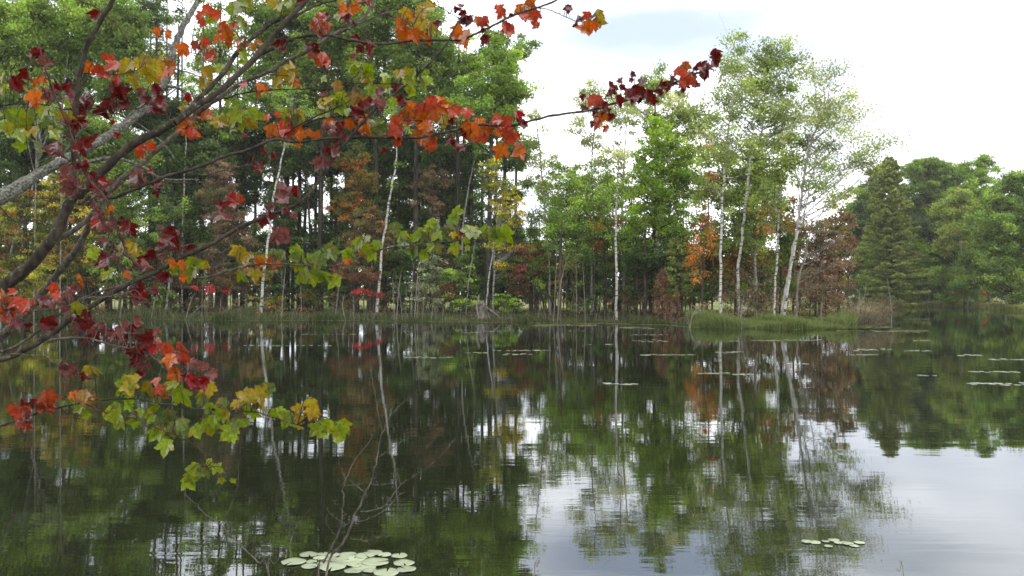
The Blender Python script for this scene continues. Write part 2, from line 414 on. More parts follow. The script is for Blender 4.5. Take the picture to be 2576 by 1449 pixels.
# ------------------------------------------------------------------ lily pads
m = mat_new('lily_pad'); L = m.node_tree.links.new
tcn = N(m, 'ShaderNodeTexCoord'); oi = N(m, 'ShaderNodeObjectInfo')
n1 = N(m, 'ShaderNodeTexNoise'); n1.inputs['Scale'].default_value = 14; n1.inputs['Detail'].default_value = 6; L(tcn.outputs['Object'], n1.inputs['Vector'])
rp = N(m, 'ShaderNodeValToRGB'); e = rp.color_ramp.elements
e[0].position = .28; e[0].color = (.22, .20, .07, 1); e[1].position = .48; e[1].color = (.30, .345, .215, 1)
L(n1.outputs['Fac'], rp.inputs[0])
hs = N(m, 'ShaderNodeHueSaturation'); L(rp.outputs[0], hs.inputs['Color'])
mr = N(m, 'ShaderNodeMapRange'); L(oi.outputs['Random'], mr.inputs[0]); mr.inputs['To Min'].default_value = .68; mr.inputs['To Max'].default_value = 1.15
L(mr.outputs[0], hs.inputs['Value'])
b = N(m, 'ShaderNodeBsdfPrincipled'); b.inputs['Roughness'].default_value = .38; L(hs.outputs[0], b.inputs['Base Color'])
out = N(m, 'ShaderNodeOutputMaterial'); L(b.outputs[0], out.inputs[0]); M_PAD = m
def pad_mesh(seed):
    rng = np.random.default_rng(seed); n = 30
    a = np.linspace(.12, 2 * pi - .12, n)
    r = 1 + .03 * np.sin(a * 3 + rng.uniform(0, 6)) + .015 * rng.normal(size=n)
    edge = np.stack([np.cos(a) * r, np.sin(a) * r, .03 + .03 * np.sin(a * 4 + rng.uniform(0, 6))], 1)
    ring = edge * [.6, .6, 0] + [0, 0, .018]
    v = np.vstack([[(.04, 0, .015)], ring, edge, edge * [1, 1, 1] - [0, 0, .03]])
    i = np.arange(n - 1)
    f3 = np.stack([0 * i, 1 + i, 2 + i], 1)
    f4 = np.vstack([np.stack([1 + i, 1 + n + i, 2 + n + i, 2 + i], 1), np.stack([1 + n + i, 1 + 2 * n + i, 2 + 2 * n + i, 2 + n + i], 1)])
    o = link_mesh('lily_pad', v, [f3, f4], M_PAD, smooth=True)
    return o
pad_protos = [pad_mesh(i) for i in range(6)]
pad_n = [0]
def pad(x, y, dia, rot, label, group):
    k = pad_n[0]; pad_n[0] += 1
    src = pad_protos[k % 6]
    o = src if k < 6 else src.copy()
    if k >= 6: col.objects.link(o)
    o.location = (x, y, .006 + .0006 * (k % 7)); o.rotation_euler = (R(rg.normal() * .8), R(rg.normal() * .8), rot); o.scale = (dia / 2, dia / 2, dia / 2 * .8)
    tag(o, label, 'lily pad', group)
ord_ = ['first', 'second', 'third', 'fourth', 'fifth', 'sixth', 'seventh', 'eighth', 'ninth', 'tenth', 'eleventh', 'twelfth', 'thirteenth', 'fourteenth',
        'fifteenth', 'sixteenth', 'seventeenth', 'eighteenth', 'nineteenth', 'twentieth', 'twenty-first', 'twenty-second', 'twenty-third', 'twenty-fourth',
        'twenty-fifth', 'twenty-sixth', 'twenty-seventh', 'twenty-eighth', 'twenty-ninth', 'thirtieth', 'thirty-first', 'thirty-second', 'thirty-third', 'thirty-fourth', 'thirty-fifth', 'thirty-sixth'] + list(('thirty-seventh', 'thirty-eighth', 'thirty-ninth', 'fortieth', 'forty-first', 'forty-second', 'forty-third', 'forty-fourth', 'forty-fifth', 'forty-sixth', 'forty-seventh', 'forty-eighth', 'forty-ninth', 'fiftieth'))
near = [(1145, 1297, 130), (1250, 1296, 85), (1323, 1301, 92), (1425, 1301, 125), (1610, 1287, 135), (1550, 1307, 140), (1692, 1301, 100), (1800, 1306, 115),
        (1035, 1350, 175), (1165, 1349, 80), (1225, 1324, 95), (1305, 1330, 100), (1250, 1361, 90), (1385, 1331, 90), (1470, 1331, 170), (1370, 1353, 160),
        (1480, 1366, 130), (1625, 1353, 200), (1830, 1360, 150), (1150, 1384, 115), (1315, 1389, 190), (1548, 1388, 170), (1467, 1414, 130), (1585, 1413, 100),
        (1707, 1429, 185), (1848, 1405, 140), (1395, 1372, 70)]
near_lab = {8: 'large round pale lily pad, leftmost in the near raft below the bare shrub', 4: 'topmost pale lily pad of the near raft, at its back edge',
            7: 'pale lily pad at the upper right corner of the near raft', 25: 'pale lily pad at the lower right of the near raft', 24: 'notched pale lily pad, lowest of the near raft',
            17: 'broadest pale lily pad at the heart of the near raft', 18: 'notched pale lily pad alone at the right edge of the near raft',
            19: 'small yellowish rimmed lily pad at the lower left of the near raft', 20: 'wide pale lily pad crossed by both bare shrub stems',
            0: 'pale lily pad at the upper left corner of the near raft'}
order = sorted([i for i in range(len(near)) if i not in near_lab], key=lambda i: near[i][0])
for i, (zx, zy, w) in enumerate(near):
    px, py = zx * .349 + 377, zy * .349 + 943.5
    q = on_plane(px, py); dia = w * .349 * q[1] / F
    lab = near_lab.get(i) or 'pale inner lily pad of the near raft, ' + ord_[order.index(i)] + ' of the inner pads from the left'
    pad(q[0], q[1], dia, rg.uniform(0, 6.3) if i not in (17, 18, 24) else (0.2, -1.3, 1.6)[(17, 18, 24).index(i)], lab, 'lily pads of the near raft')
rafts = [(2020, 2165, 1366, 10, 3.5, 'near the lower right corner over the grey sky reflection'),
         (1150, 1275, 833, 11, .5, 'just off the root mass on the far shore'), (1160, 1210, 837, 4, .3, 'in the short streak beside the root mass'),
         (597, 840, 869.5, 13, .5, 'over the reflection of the leaning birch'), (757, 920, 841, 7, .4, 'close to the far bank below the red shrub'),
         (1020, 1140, 900, 8, .9, 'left of the yellow birch reflection'), (1165, 1240, 888, 6, .5, 'above the yellow reflection, in its left streak'),
         (1240, 1385, 882, 10, .7, 'right of the yellow birch reflection'), (1265, 1340, 892, 8, 2.2, 'bunched tightly above the yellow reflection'),
         (1420, 1472, 832.5, 4, .3, 'off the bank of dark thin trunks'), (1585, 1682, 842, 7, .5, 'below the dead brown spruce'),
         (1590, 1680, 858, 8, 2.5, 'in the scatter below the dead brown spruce'), (1610, 1757, 893, 13, .9, 'in the long solid streak below the brown spruce'),
         (1785, 1872, 885.5, 9, 1.8, 'around the reflection of the tall white birch'), (1830, 1862, 858, 3, .4, 'close inshore of the tall white birch'),
         (1480, 1545, 867, 5, .4, 'below the slender white birch'), (1885, 1960, 857, 6, .5, 'off the left end of the bright grass'),
         (1975, 2065, 856, 7, 1.2, 'off the right end of the bright grass'), (1718, 1835, 939.5, 10, 1.1, 'over the orange sapling reflection'),
         (1838, 1900, 942, 4, .3, 'just right of the birch reflection streak'), (1515, 1602, 966, 9, 2.2, 'floating alone in open dark water mid pond'),
         (1980, 2030, 916, 4, .8, 'below the twin birch reflection'), (2140, 2210, 893, 6, .5, 'at the edge of the right hand reflections'),
         (2150, 2245, 881, 8, 1.6, 'in the loose streak off the brown brush'), (2275, 2345, 883, 7, 1.0, 'below the tall pine reflection'),
         (2300, 2360, 945, 5, .5, 'at the reflected foot of the pine'), (2440, 2590, 936, 15, 1.7, 'in the upper long streak by the right edge'),
         (2435, 2590, 966, 15, 2.4, 'in the lower long streak by the right edge'), (2410, 2472, 894, 7, 1.6, 'below the pale leaning right bank trunk'),
         (2480, 2590, 905, 8, 1.0, 'in the faint farther streak by the right edge'), (2270, 2340, 803, 3, .3, 'far off in front of the right bank'),
         (2300, 2350, 857, 4, .5, 'between the pine reflection and the point')]
for (x0, x1, y, n, sp, where) in rafts:
    D_ = on_plane(0, y)[1]; n = max(3, int(min(15, (x1 - x0) / F * D_ / .17 * (1.3 if sp > .8 else 1.0)))) if y < 1200 else 12
    sp = sp * (3.4 if y > 1200 else 1.5)
    for k in range(n):
        px = x0 + (x1 - x0) * (k + rg.uniform(.2, .8)) / n; py = y + rg.normal() * sp * .45
        q = on_plane(px, py)
        w = (x1 - x0) / F * q[1] / n
        dia = rg.uniform(.13, .25) if y < 1200 else rg.uniform(.06, .105)
        if rg.uniform() < .12: continue
        pad(q[0], q[1], dia, rg.uniform(0, 6.3), 'lily pad in the raft ' + where, 'lily pads of the raft ' + where)
# ------------------------------------------------------------------ trees
PAL = {
 'gd': [(.022, .050, .016), (.035, .075, .022), (.030, .055, .025)],
 'gm': [(.050, .105, .024), (.075, .135, .034), (.045, .085, .026)],
 'gb': [(.110, .200, .030), (.080, .150, .03), (.135, .22, .04)],
 'gl': [(.075, .145, .030), (.10, .18, .04), (.06, .12, .03)],
 'gy': [(.13, .19, .04), (.10, .16, .035), (.16, .20, .055)],
 'po': [(.15, .19, .055), (.20, .24, .08), (.12, .16, .05)],
 'pg': [(.22, .245, .12), (.16, .19, .07), (.27, .28, .17)],
 'ru': [(.18, .095, .045), (.13, .10, .04), (.20, .12, .06), (.12, .12, .045)],
 'pk': [(.20, .12, .085), (.16, .10, .07), (.12, .10, .05)],
 'rd': [(.20, .06, .045), (.13, .06, .04), (.16, .09, .05)],
 'rb': [(.42, .04, .05), (.30, .03, .035)],
 'ye': [(.55, .40, .035), (.42, .34, .04), (.24, .22, .04)],
 'yo': [(.30, .28, .04), (.20, .20, .035), (.38, .33, .05)],
 'og': [(.50, .20, .05), (.42, .15, .04), (.30, .15, .05), (.42, .19, .05)],
 'oo': [(.10, .105, .022), (.15, .12, .025), (.08, .095, .02), (.20, .10, .03)],
 'ug': [(.13, .17, .03), (.07, .11, .022), (.22, .22, .035), (.14, .085, .03)],
 'br': [(.19, .115, .08), (.15, .095, .065), (.13, .11, .06)],
 'db': [(.20, .095, .06), (.15, .07, .045)],
 'cn': [(.026, .052, .022), (.040, .075, .028), (.032, .056, .028)],
 'cp': [(.085, .125, .030), (.11, .155, .04), (.065, .10, .028)],
 'cg': [(.07, .11, .07), (.09, .13, .08)],
}
for _k in PAL:      # lift the greens a little toward olive
    _a = (2.75, 2.05, 1.75) if _k in ('gd', 'gm', 'gl', 'cn', 'cg') else (1.75, 1.45, 1.5) if _k in ('gb', 'gy', 'po', 'pg', 'cp', 'ug', 'oo') else (1.15, 1.2, 1.1)
    if _k in ('po', 'pg'): _a = (1.56, 1.55, 1.3)
    if _k in ('gb', 'cp'): _a = (2.15, 1.75, 1.6)
    PAL[_k] = [(r_ * _a[0] + .014, g_ * _a[1] + .016, b_ * _a[2] + .012) for r_, g_, b_ in PAL[_k]]
tree_seed = [100]
DK, NK = 2.9, 2.9
leafcount = [0]
def base_point(px, D):
    x = (px - CX) / F * D; return np.array([x, D, gz(x, D)])
def make_tree(name, label, cat, D, trunk, r, bark, blobs, pal, group=None, leaf=.12, cr=.55, n=40, dens=.9, limbs=1.0, flat=.6, up=.35, twigs=0, depth=.75, mat=None, wob=.03, crown='crown', rise=(.45, .9)):
    """trunk: picture points from the foot up; blobs: (cx, cy, rx, ry[, density[, palette]]) in picture units at distance D."""
    tree_seed[0] += 1; rng = np.random.default_rng(tree_seed[0])
    base = base_point(trunk[0][0], D)
    root = empty(name, base); tag(root, label, cat, group)
    lean = rng.uniform(-.02, .02)
    pts = [base - [0, 0, .3]] + [P(px, py, D + lean * 0 ) for px, py in trunk[1:]]
    pts = smooth_path(pts, 5); pts[1:, :2] += rng.normal(size=(len(pts) - 1, 2)) * wob
    if name == 'birch_tree': r *= .82
    T = Tubes(); T.add(pts, [r * 1.25, r, r * .85, r * .6, r * .25], 8)
    s = D / F; tot_v, tot_c = [], []; Lb = Tubes()
    zb, zt = pts[0, 2], pts[-1, 2]
    for bl in blobs:
        cx, cy, rx, ry = bl[:4]; dn = bl[4] if len(bl) > 4 else 1.0; pl = PAL[bl[5] if len(bl) > 5 else pal]
        c0 = P(cx, cy, D); rx_, ry_ = rx * s, ry * s; rd = max(.5, min(rx_, 4.5) * depth)
        k = max(2, int(DK * dens * dn * pi * rx_ * ry_ * (1 + .35 * rd) / (cr / .55) ** 1.5 * .62))
        u = rng.normal(size=(k, 3)); u /= np.linalg.norm(u, axis=1, keepdims=True); u *= rng.uniform(.12, 1, (k, 1)) ** .42
        cen = c0 + u * [rx_, rd, ry_]
        cen[:, 2] = np.maximum(cen[:, 2], zb + .25)
        for c in cen:
            crk = cr * rng.uniform(.55, 1.25)
            # limb from the trunk
            hd = np.hypot(*(c[:2] - pts[-1, :2]))
            za = np.clip(c[2] - hd * rng.uniform(*rise), zb + (zt - zb) * .18, zt - .1)
            if c[2] < zb + (zt - zb) * .25: za = np.clip(c[2] - .2, zb + .1, zt)
            a = np.array([np.interp(za, pts[:, 2], pts[:, 0]), np.interp(za, pts[:, 2], pts[:, 1]), za])
            ln = np.linalg.norm(c - a)
            if limbs > 0 and rng.uniform() < limbs * (.5 if k > 30 else 1):
                mid = a * .45 + c * .55 + np.array([0, 0, -.10 * ln]) + rng.normal(size=3) * ln * .06
                rr_ = min(r * .45, .012 + ln * .012)
                bz = np.array([a * (1 - t) ** 2 + 2 * t * (1 - t) * mid + t * t * c for t in np.linspace(0, 1, 5)])
                Lb.add(bz, [rr_, rr_ * .6, .008], 4)
                for _ in range(twigs):
                    t0 = bz[rng.integers(2, 5)]; d = (c - a) / (ln + .01) + rng.normal(size=3) * .6; d[2] += .35
                    t1 = t0 + d * rng.uniform(.4, 1.0) * crk * 1.5
                    Lb.add(np.array([t0, (t0 + t1) / 2 + rng.normal(size=3) * .08, t1]), [.012, .006], 3)
            m_ = int(NK * n * rng.uniform(.6, 1.3) * (crk / .55) ** 1.2)
            if m_ > 0:
                off = rng.normal(size=(m_, 3)) * crk * [.62, .62, .62 * flat]
                tot_v.append(c + off)
                bc = np.array(pl[rng.integers(len(pl))]) * rng.uniform(.55, 1.55)
                tot_c.append(bc * rng.uniform(.6, 1.45, (m_, 1)))
    if Lb.n > 420: Lb.build('branches', bark, root)
    elif Lb.v:
        for a_, f_ in zip(Lb.v, Lb.f): T.v.append(a_); T.f.append(f_ + T.n)
    T.build('trunk', bark, root)
    if tot_v:
        c = np.concatenate(tot_v); cc = np.concatenate(tot_c); leafcount[0] += len(c)
        lf = leaf * rng.uniform(.6, 1.25, len(c))
        v, f = leaf_quads(c, lf, lf * .62, rng, up)
        link_mesh(crown, v, f, mat or M_LEAF, root, colors=np.repeat(cc, 4, axis=0))
    return root
def make_conifer(name, label, cat, D, px, ytop, wpx, pal, group=None, ybase=None, start=.1, r=.16, bark=None, dens=1.0, leaf=.085, droop=.12, step=.42, top_px=None, power=.8, dead=False):
    tree_seed[0] += 1; rng = np.random.default_rng(tree_seed[0])
    base = base_point(px, D); root = empty(name, base); tag(root, label, cat, group)
    top = P(px if top_px is None else top_px, ytop, D); H = top[2] - base[2]; W = wpx * D / F
    T = Tubes(); T.add(np.linspace(base - [0, 0, .3], top, 9), [r * 1.2, r * .9, r * .55, .02], 7); T.build('trunk', bark or M_DARK, root)
    B = Tubes(); V, C = [], []; pl = PAL[pal]
    z = start * H
    while z < H * .985:
        t = (z / H - start) / (1 - start); prof = ((1 - t) ** power) * (1 if t > .12 else .75 + t * 2)
        nb = rng.integers(4, 7); a0 = rng.uniform(0, 6.3)
        for j in range(nb):
            a = a0 + j * 2 * pi / nb + rng.uniform(-.3, .3); ln = max(.15, W * prof * rng.uniform(.65, 1.12))
            o = base + (top - base) * (z / H) + [0, 0, rng.uniform(-.1, .1)]
            d = np.array([cos(a), sin(a), 0]); up = .35 * t
            tt = np.linspace(0, 1, 5)
            br = o + d * (tt * ln)[:, None] + np.array([0, 0, 1.0]) * ((up - droop) * tt * ln + droop * .8 * tt ** 3 * ln)[:, None]
            B.add(br, [.012 + .012 * ln, .006], 3)
            m_ = int(26 * ln * dens * (1 if t < .9 else 1.3)) + 3
            q = rng.uniform(.18, 1.02, m_) ** .75; side = rng.normal(size=m_) * .17 * (1.15 - q * .6) * min(ln, 2.6)
            pc = np.stack([np.interp(q, tt, br[:, i]) for i in range(3)], 1) + np.stack([-d[1] * side, d[0] * side, rng.normal(size=m_) * .07 - np.abs(side) * .12], 1)
            V.append(pc); C.append(np.array(pl[rng.integers(len(pl))]) * rng.uniform(.8, 1.3) * rng.uniform(.7, 1.35, (m_, 1)))
        z += step * rng.uniform(.75, 1.3) * (1 if t < .8 else .6)
    B.build('branches', bark or M_DARK, root)
    c = np.concatenate(V); cc = np.concatenate(C); lf = leaf * rng.uniform(.7, 1.4, len(c))
    v, f = leaf_quads(c, lf * 1.25, lf * .5, rng, .5)
    link_mesh('needles', v, f, M_NEEDLE, root, colors=np.repeat(cc, 4, axis=0))
    return root

# --- tall backing trees behind the left bank: name, label, D, trunk, r, blobs, palette
S = lambda x, y0=-60, lean=0: [(x, 790), (x + lean * .3, 560), (x + lean * .6, 320), (x + lean, y0)]
back = [
 ('maple_tree', 'broad bright green crown filling the upper left corner', 'tree', 84, S(-20, 40, 20), .22, [(30, 90, 120, 110), (60, 240, 110, 60)], 'gl'),
 ('maple_tree', 'bright green crowned tree second from the left edge', 'tree', 86, S(150, 0, 25), .22, [(170, 70, 105, 100, 1.1), (150, 190, 80, 60)], 'gl'),
 ('maple_tree', 'mid green crown behind the vertical maple limb', 'tree', 83, S(270, 20, 15), .2, [(290, 90, 95, 100), (310, 220, 80, 70)], 'gm'),
 ('pine_tree', 'dark spreading crown below the bright upper left crowns', 'tree', 80, S(60, 200, 10), .2, [(40, 340, 110, 80, 1.2), (130, 330, 90, 60), (20, 450, 80, 60)], 'gd'),
 ('oak_tree', 'dull green crown behind the lichened leaning trunk', 'tree', 79, S(215, 240, 15), .2, [(230, 330, 100, 70, 1.1), (250, 430, 90, 50), (330, 400, 70, 50)], 'gm'),
 ('pine_tree', 'tall dark trunked tree left of the open sky gap', 'tree', 92, S(385, -40, 10), .26, [(400, 300, 70, 70), (380, 400, 80, 60, 1.2), (365, 30, 50, 70, .7)], 'gd'),
 ('pine_tree', 'tall dark tree directly below the open sky gap', 'tree', 90, S(440, 60, 10), .24, [(455, 310, 75, 55, 1.0), (440, 420, 60, 60, 1.2), (450, 520, 50, 40, .8)], 'gd'),
 ('ash_tree', 'thin crowned tree with sky showing through its leaves', 'tree', 88, S(545, 0, 10), .2, [(560, 90, 70, 80, .40), (540, 200, 70, 60, .35), (570, 300, 75, 60, .8)], 'gl'),
 ('pine_tree', 'dark straight pine behind the rusty red maple', 'tree', 92, S(505, 150, 6), .26, [(510, 360, 60, 60), (520, 440, 60, 40, 1.1), (500, 540, 40, 30, .5)], 'gd'),
 ('pine_tree', 'dark straight pine just left of the leaning white birch', 'tree', 93, S(610, 60, 5), .26, [(620, 330, 70, 60), (600, 400, 60, 50), (640, 480, 50, 40, .8)], 'gd'),
 ('oak_tree', 'grey green crown above the leaning white birch', 'tree', 87, S(690, -20, 15), .24, [(700, 80, 90, 90, 1.0), (700, 210, 90, 70)], 'gm'),
 ('pine_tree', 'dark pine right behind the leaning white birch', 'tree', 94, S(722, 100, 5), .26, [(720, 330, 75, 55), (735, 420, 50, 45, .8)], 'gd'),
 ('pine_tree', 'dark pine framing the sky gap on its left side', 'tree', 92, S(752, 100, 4), .25, [(770, 290, 70, 60), (750, 380, 50, 40, .8)], 'gd'),
 ('oak_tree', 'tall crown behind the upper maple twigs left of centre', 'tree', 86, S(800, -60, 20), .26, [(820, 60, 90, 100, 1.1), (800, 170, 80, 60)], 'gm'),
 ('pine_tree', 'stout dark pine trunk standing right of the sky gap', 'tree', 88, S(806, 120, 4), .30, [(815, 330, 60, 60), (800, 420, 40, 40, .7)], 'gd'),
 ('pine_tree', 'dark pine behind the olive young maple', 'tree', 92, S(870, 60, 6), .27, [(880, 270, 85, 70, 1.1), (870, 370, 50, 50)], 'gd'),
 ('oak_tree', 'large dark green crown under the top centre leaves', 'tree', 84, S(940, -60, 10), .28, [(930, 60, 100, 90, 1.1), (960, 190, 100, 80, 1.1)], 'gm'),
 ('pine_tree', 'thick dark trunk between the olive maple and second birch', 'tree', 90, S(930, 80, 4), .28, [(930, 340, 60, 60), (940, 440, 50, 60, .9), (920, 530, 40, 50, .8)], 'gd'),
 ('oak_tree', 'tall crown reaching the top edge beside the open sky', 'tree', 83, S(1045, -40, 5), .28, [(1040, 40, 75, 70, 1.0), (1060, 130, 85, 75, 1.1), (1040, 240, 90, 60, 1.1)], 'gm'),
 ('pine_tree', 'dark pine just right of the second white birch', 'tree', 89, S(1050, 150, 5), .25, [(1040, 350, 70, 60, .9), (1045, 450, 55, 55, .9), (1030, 560, 45, 50, .8), (1050, 640, 60, 40)], 'gd'),
 ('poplar_tree', 'pale topped poplar, outermost of the tall left group', 'tree', 80, S(1225, 90, 20), .24, [(1265, 130, 42, 45, .9), (1235, 190, 80, 60, .9), (1280, 235, 60, 50, .8), (1200, 280, 95, 50, .9), (1270, 320, 60, 40, .7)], 'gl'),
 ('poplar_tree', 'mid green poplar inside the tall left group', 'tree', 84, S(1150, 90, 5), .24, [(1150, 160, 60, 60, .9), (1140, 270, 80, 60, .9)], 'gm'),
 ('pine_tree', 'dark tree under the poplar crowns with sky behind', 'tree', 88, S(1110, 200, 4), .24, [(1120, 370, 75, 50, .8), (1110, 450, 60, 45, .7), (1120, 540, 60, 40, .6), (1100, 620, 50, 60, .9)], 'gd'),
 ('pine_tree', 'dark tree just left of the yellow birch', 'tree', 86, S(1180, 200, 14), .24, [(1200, 400, 60, 50, .8), (1190, 490, 60, 40, .6), (1170, 570, 60, 40, .7), (1185, 650, 60, 50, 1.1)], 'gd'),
 ('pine_tree', 'dark tree behind the yellow birch', 'tree', 85, S(1265, 250, 10), .2, [(1290, 390, 45, 40, .7), (1290, 470, 50, 45, .7), (1260, 600, 60, 50, 1.2), (1250, 700, 50, 40, 1.2)], 'gd'),
]
for nm, lab, ct, D, tr, r, bl, pl in back:
    make_tree(nm, lab, ct, D, tr, r, M_DARK, bl, pl, leaf=.145, n=48, dens=.95, cr=.7)

# extra dark trunks low in the left wood
xs = [(425, 13), (468, 10), (487, 8), (530, 9), (563, 16), (590, 10), (703, 10), (718, 14), (765, 12), (776, 9), (848, 10), (898, 12), (968, 12), (1003, 14), (1085, 9), (1135, 8)]
for k, (x, w) in enumerate(xs):
    D = 84 + (k * 37 % 11)
    make_tree('pine_tree', 'dark bare-stemmed trunk, ' + ord_[k] + ' from the left among the plain trunks behind the left bank', 'tree', D, [(x, 790), (x + (k % 5 - 2) * 2, 600), (x + (k % 3 - 1) * 5, 440)], w / 2 * D / F, M_DARK,
              [(x, 400, 36, 45, 1.0), (x + (k % 3 - 1) * 16, 500, 34, 34, .9), (x - (k % 3 - 1) * 16, 590, 34, 34, 1.1)], 'gd', group='plain dark trunks behind the left bank', leaf=.14, n=36, cr=.6)

# --- second row of tall trees
r2 = np.random.default_rng(99)
for k in range(30):
    x = -50 + k * 46.5 + r2.uniform(-10, 10); D = r2.uniform(95, 104); bl = []
    for y in range(-20, 700, 62):
        yy = y + r2.uniform(-20, 20); dn = .50 if yy < 360 else (1.15 if yy < 560 else 1.2)
        if 415 < x < 650 and 20 < yy < 300: dn = .05 if x < 520 else .16
        if (735 < x < 860 or 560 < x < 660) and 430 < yy < 590: dn = .3
        if x > 1090 and yy < 90: continue
        if x > 1200 and 420 < yy < 600: dn = .22
        bl.append((x + r2.uniform(-22, 22), yy, r2.uniform(28, 46), r2.uniform(26, 42), dn))
    make_tree('forest_tree', 'tall shaded tree in the second row of the left wood, ' + ord_[k] + ' from the left', 'tree', D, [(x, 785), (x + 2, 500), (x + 4, -20 if x < 1090 else 110)], .2, M_DARK, bl,
              ['gm', 'gd', 'gl', 'gd', 'gm'][k % 5], group='second row of the left wood', leaf=.17, n=40, dens=.8, cr=.75)

# --- young growth filling the wood behind the left bank
rf = np.random.default_rng(321)
for k in range(34):
    x = -40 + k * 41.5 + rf.uniform(-12, 12); D = rf.uniform(79, 90); h = rf.uniform(590, 670)
    pl = ['gd', 'gm', 'oo', 'ru', 'gd', 'ug', 'br', 'gm', 'gd', 'pk'][rf.integers(10)]
    make_tree('understorey_sapling', 'young leafy undergrowth tree in the shade of the left wood, ' + ord_[k] + ' from the left', 'sapling', D, [(x, 790), (x + 3, 700), (x + rf.uniform(-12, 12), h)], .05, M_BROWN,
              [(x, h + 20, 34, 30, .8), (x + rf.uniform(-15, 15), h + 75, 34, 30, .8), (x, h + 115, 34, 24, .9)], pl, group='undergrowth trees of the left wood', leaf=.12, n=34, cr=.45, flat=.5)

# --- white birches of the left bank
def birch(label, D, trunk, r, blobs, pal='gl', bark=None, **k):
    k.setdefault('leaf', .10); k.setdefault('n', 26); k.setdefault('cr', .5)
    return make_tree('birch_tree', label, 'birch tree', D, trunk, r, bark or M_BIRCH, blobs, pal, **k)
birch('white birch leaning right, nearer the left, crossed by the long maple twig', 78, [(655, 790), (664, 690), (672, 620), (681, 559), (691, 484), (707, 406), (722, 330), (735, 250)], .15, [(735, 260, 50, 60, .8), (720, 350, 40, 30, .4)])
birch('white birch leaning right behind the hanging green leaf spray', 77, [(948, 790), (955, 686), (964, 605), (974, 540), (984, 475), (994, 426), (998, 377), (1006, 300)], .135, [(1010, 290, 50, 60, .8), (1020, 400, 30, 25, .3)])
birch('grey barked birch among dark trunks at the left bank', 80, [(415, 790), (424, 729), (430, 640), (440, 520)], .13, [(440, 520, 40, 50, .6)], bark=M_BIRCHG)
birch('thin white birch stem below the lowest left sky gap', 86, [(458, 790), (461, 520), (466, 406), (470, 300)], .09, [(470, 300, 40, 40, .6)])
birch('leaning grey birch close to the left edge', 76, [(0, 790), (6, 699), (32, 620), (60, 545), (82, 470), (100, 392), (130, 300)], .12, [(140, 290, 60, 50, .5)], bark=M_BIRCHG)
birch('grey birch leaning toward the yellow birch crown', 82, [(1160, 790), (1163, 640), (1165, 560), (1176, 490), (1190, 420), (1205, 350)], .11, [(1210, 350, 40, 40, .5)], bark=M_BIRCHG)
birch('short white leaning stem above the root mass', 74, [(1222, 790), (1226, 735), (1238, 640), (1243, 600)], .075, [(1245, 610, 22, 22, .6, 'yo')], leaf=.09)
birch('slim grey stem left of the root mass', 75, [(1172, 790), (1178, 720), (1190, 640), (1196, 600)], .05, [(1196, 600, 20, 20, .5, 'gd')], bark=M_BIRCHG)

# --- coloured understorey of the left bank
def small(nm, lab, D, tr, r, bl, pl, **k):
    k.setdefault('leaf', .10); k.setdefault('n', 40); k.setdefault('cr', .42); k.setdefault('flat', .45)
    return make_tree(nm, lab, 'tree' if 'shrub' not in nm else 'shrub', D, tr, r, k.pop('bark', M_BROWN), bl, pl, **k)
small('young_maple', 'yellow green and orange sapling at the far left', 75, [(60, 790), (58, 680), (60, 600), (66, 520)], .07, [(60, 560, 70, 50, 1.1), (40, 680, 60, 40, 1), (110, 640, 50, 40, .8), (60, 500, 60, 30, .8)], 'ug')
small('young_maple', 'brownish orange sapling behind the thick maple limb', 76, [(20, 790), (10, 640)], .06, [(-10, 600, 60, 60, 1), (20, 640, 50, 40, 1), (-20, 700, 60, 50, 1)], 'ru')
small('young_maple', 'yellow green sapling between the two thick maple limbs', 75.5, [(160, 790), (170, 680), (165, 560), (180, 480)], .07, [(150, 500, 60, 50, 1), (190, 560, 60, 40, 1), (140, 590, 50, 40, .8), (170, 470, 60, 40, .9), (200, 640, 50, 40, .9)], 'ug')
small('young_maple', 'yellow leaved sapling low at the left waterline', 75, [(110, 795), (112, 740), (115, 690)], .04, [(110, 700, 60, 40, 1.1), (60, 745, 40, 25, .9)], 'yo')
small('young_maple', 'green sapling left of the rusty red maple', 77, [(300, 790), (305, 640), (310, 470)], .08, [(320, 500, 55, 50, 1.1), (290, 580, 60, 50, 1), (330, 620, 50, 50, 1), (280, 690, 60, 40, 1), (370, 560, 40, 50, 1)], 'gm')
small('young_maple', 'olive sapling behind the curled hanging red leaves', 78, [(240, 790), (242, 640), (250, 540)], .07, [(240, 580, 50, 60, .8), (230, 680, 60, 50, .9)], 'ug')
small('dark_spruce', 'dark low evergreen mass left of the grey birch', 80, [(360, 790), (362, 640), (368, 520)], .1, [(380, 620, 50, 60, 1.2), (350, 700, 60, 40, 1.2), (400, 540, 45, 45, 1)], 'gd')
small('red_maple', 'rusty pink maple between the grey birch and leaning birch', 79, [(560, 790), (562, 640), (560, 470)], .09, [(560, 430, 40, 30, .8), (550, 490, 55, 50, 1.1), (575, 560, 55, 45, 1.1), (545, 630, 50, 40, 1, 'pk'), (600, 600, 40, 40, .9)], 'pk')
small('red_maple', 'dull red bush under the rusty pink maple', 78, [(620, 790), (622, 700)], .05, [(600, 700, 50, 30, 1), (640, 680, 45, 30, .9), (540, 700, 45, 25, .9, 'rd')], 'ru')
small('young_maple', 'olive and orange maple, tallest of the coloured understorey', 81, [(890, 790), (892, 620), (890, 480), (895, 400)], .11, [(885, 400, 45, 40, 1), (910, 450, 50, 40, 1.2), (880, 520, 50, 45, 1.1), (900, 590, 45, 40, .9, 'ru')], 'oo')
small('red_maple', 'orange red maple left beside the second white birch', 78, [(930, 790), (935, 650), (940, 540)], .08, [(940, 550, 50, 35, 1.2), (920, 610, 60, 35, 1.1), (960, 600, 40, 40, .9), (905, 660, 50, 25, .8)], 'ru')
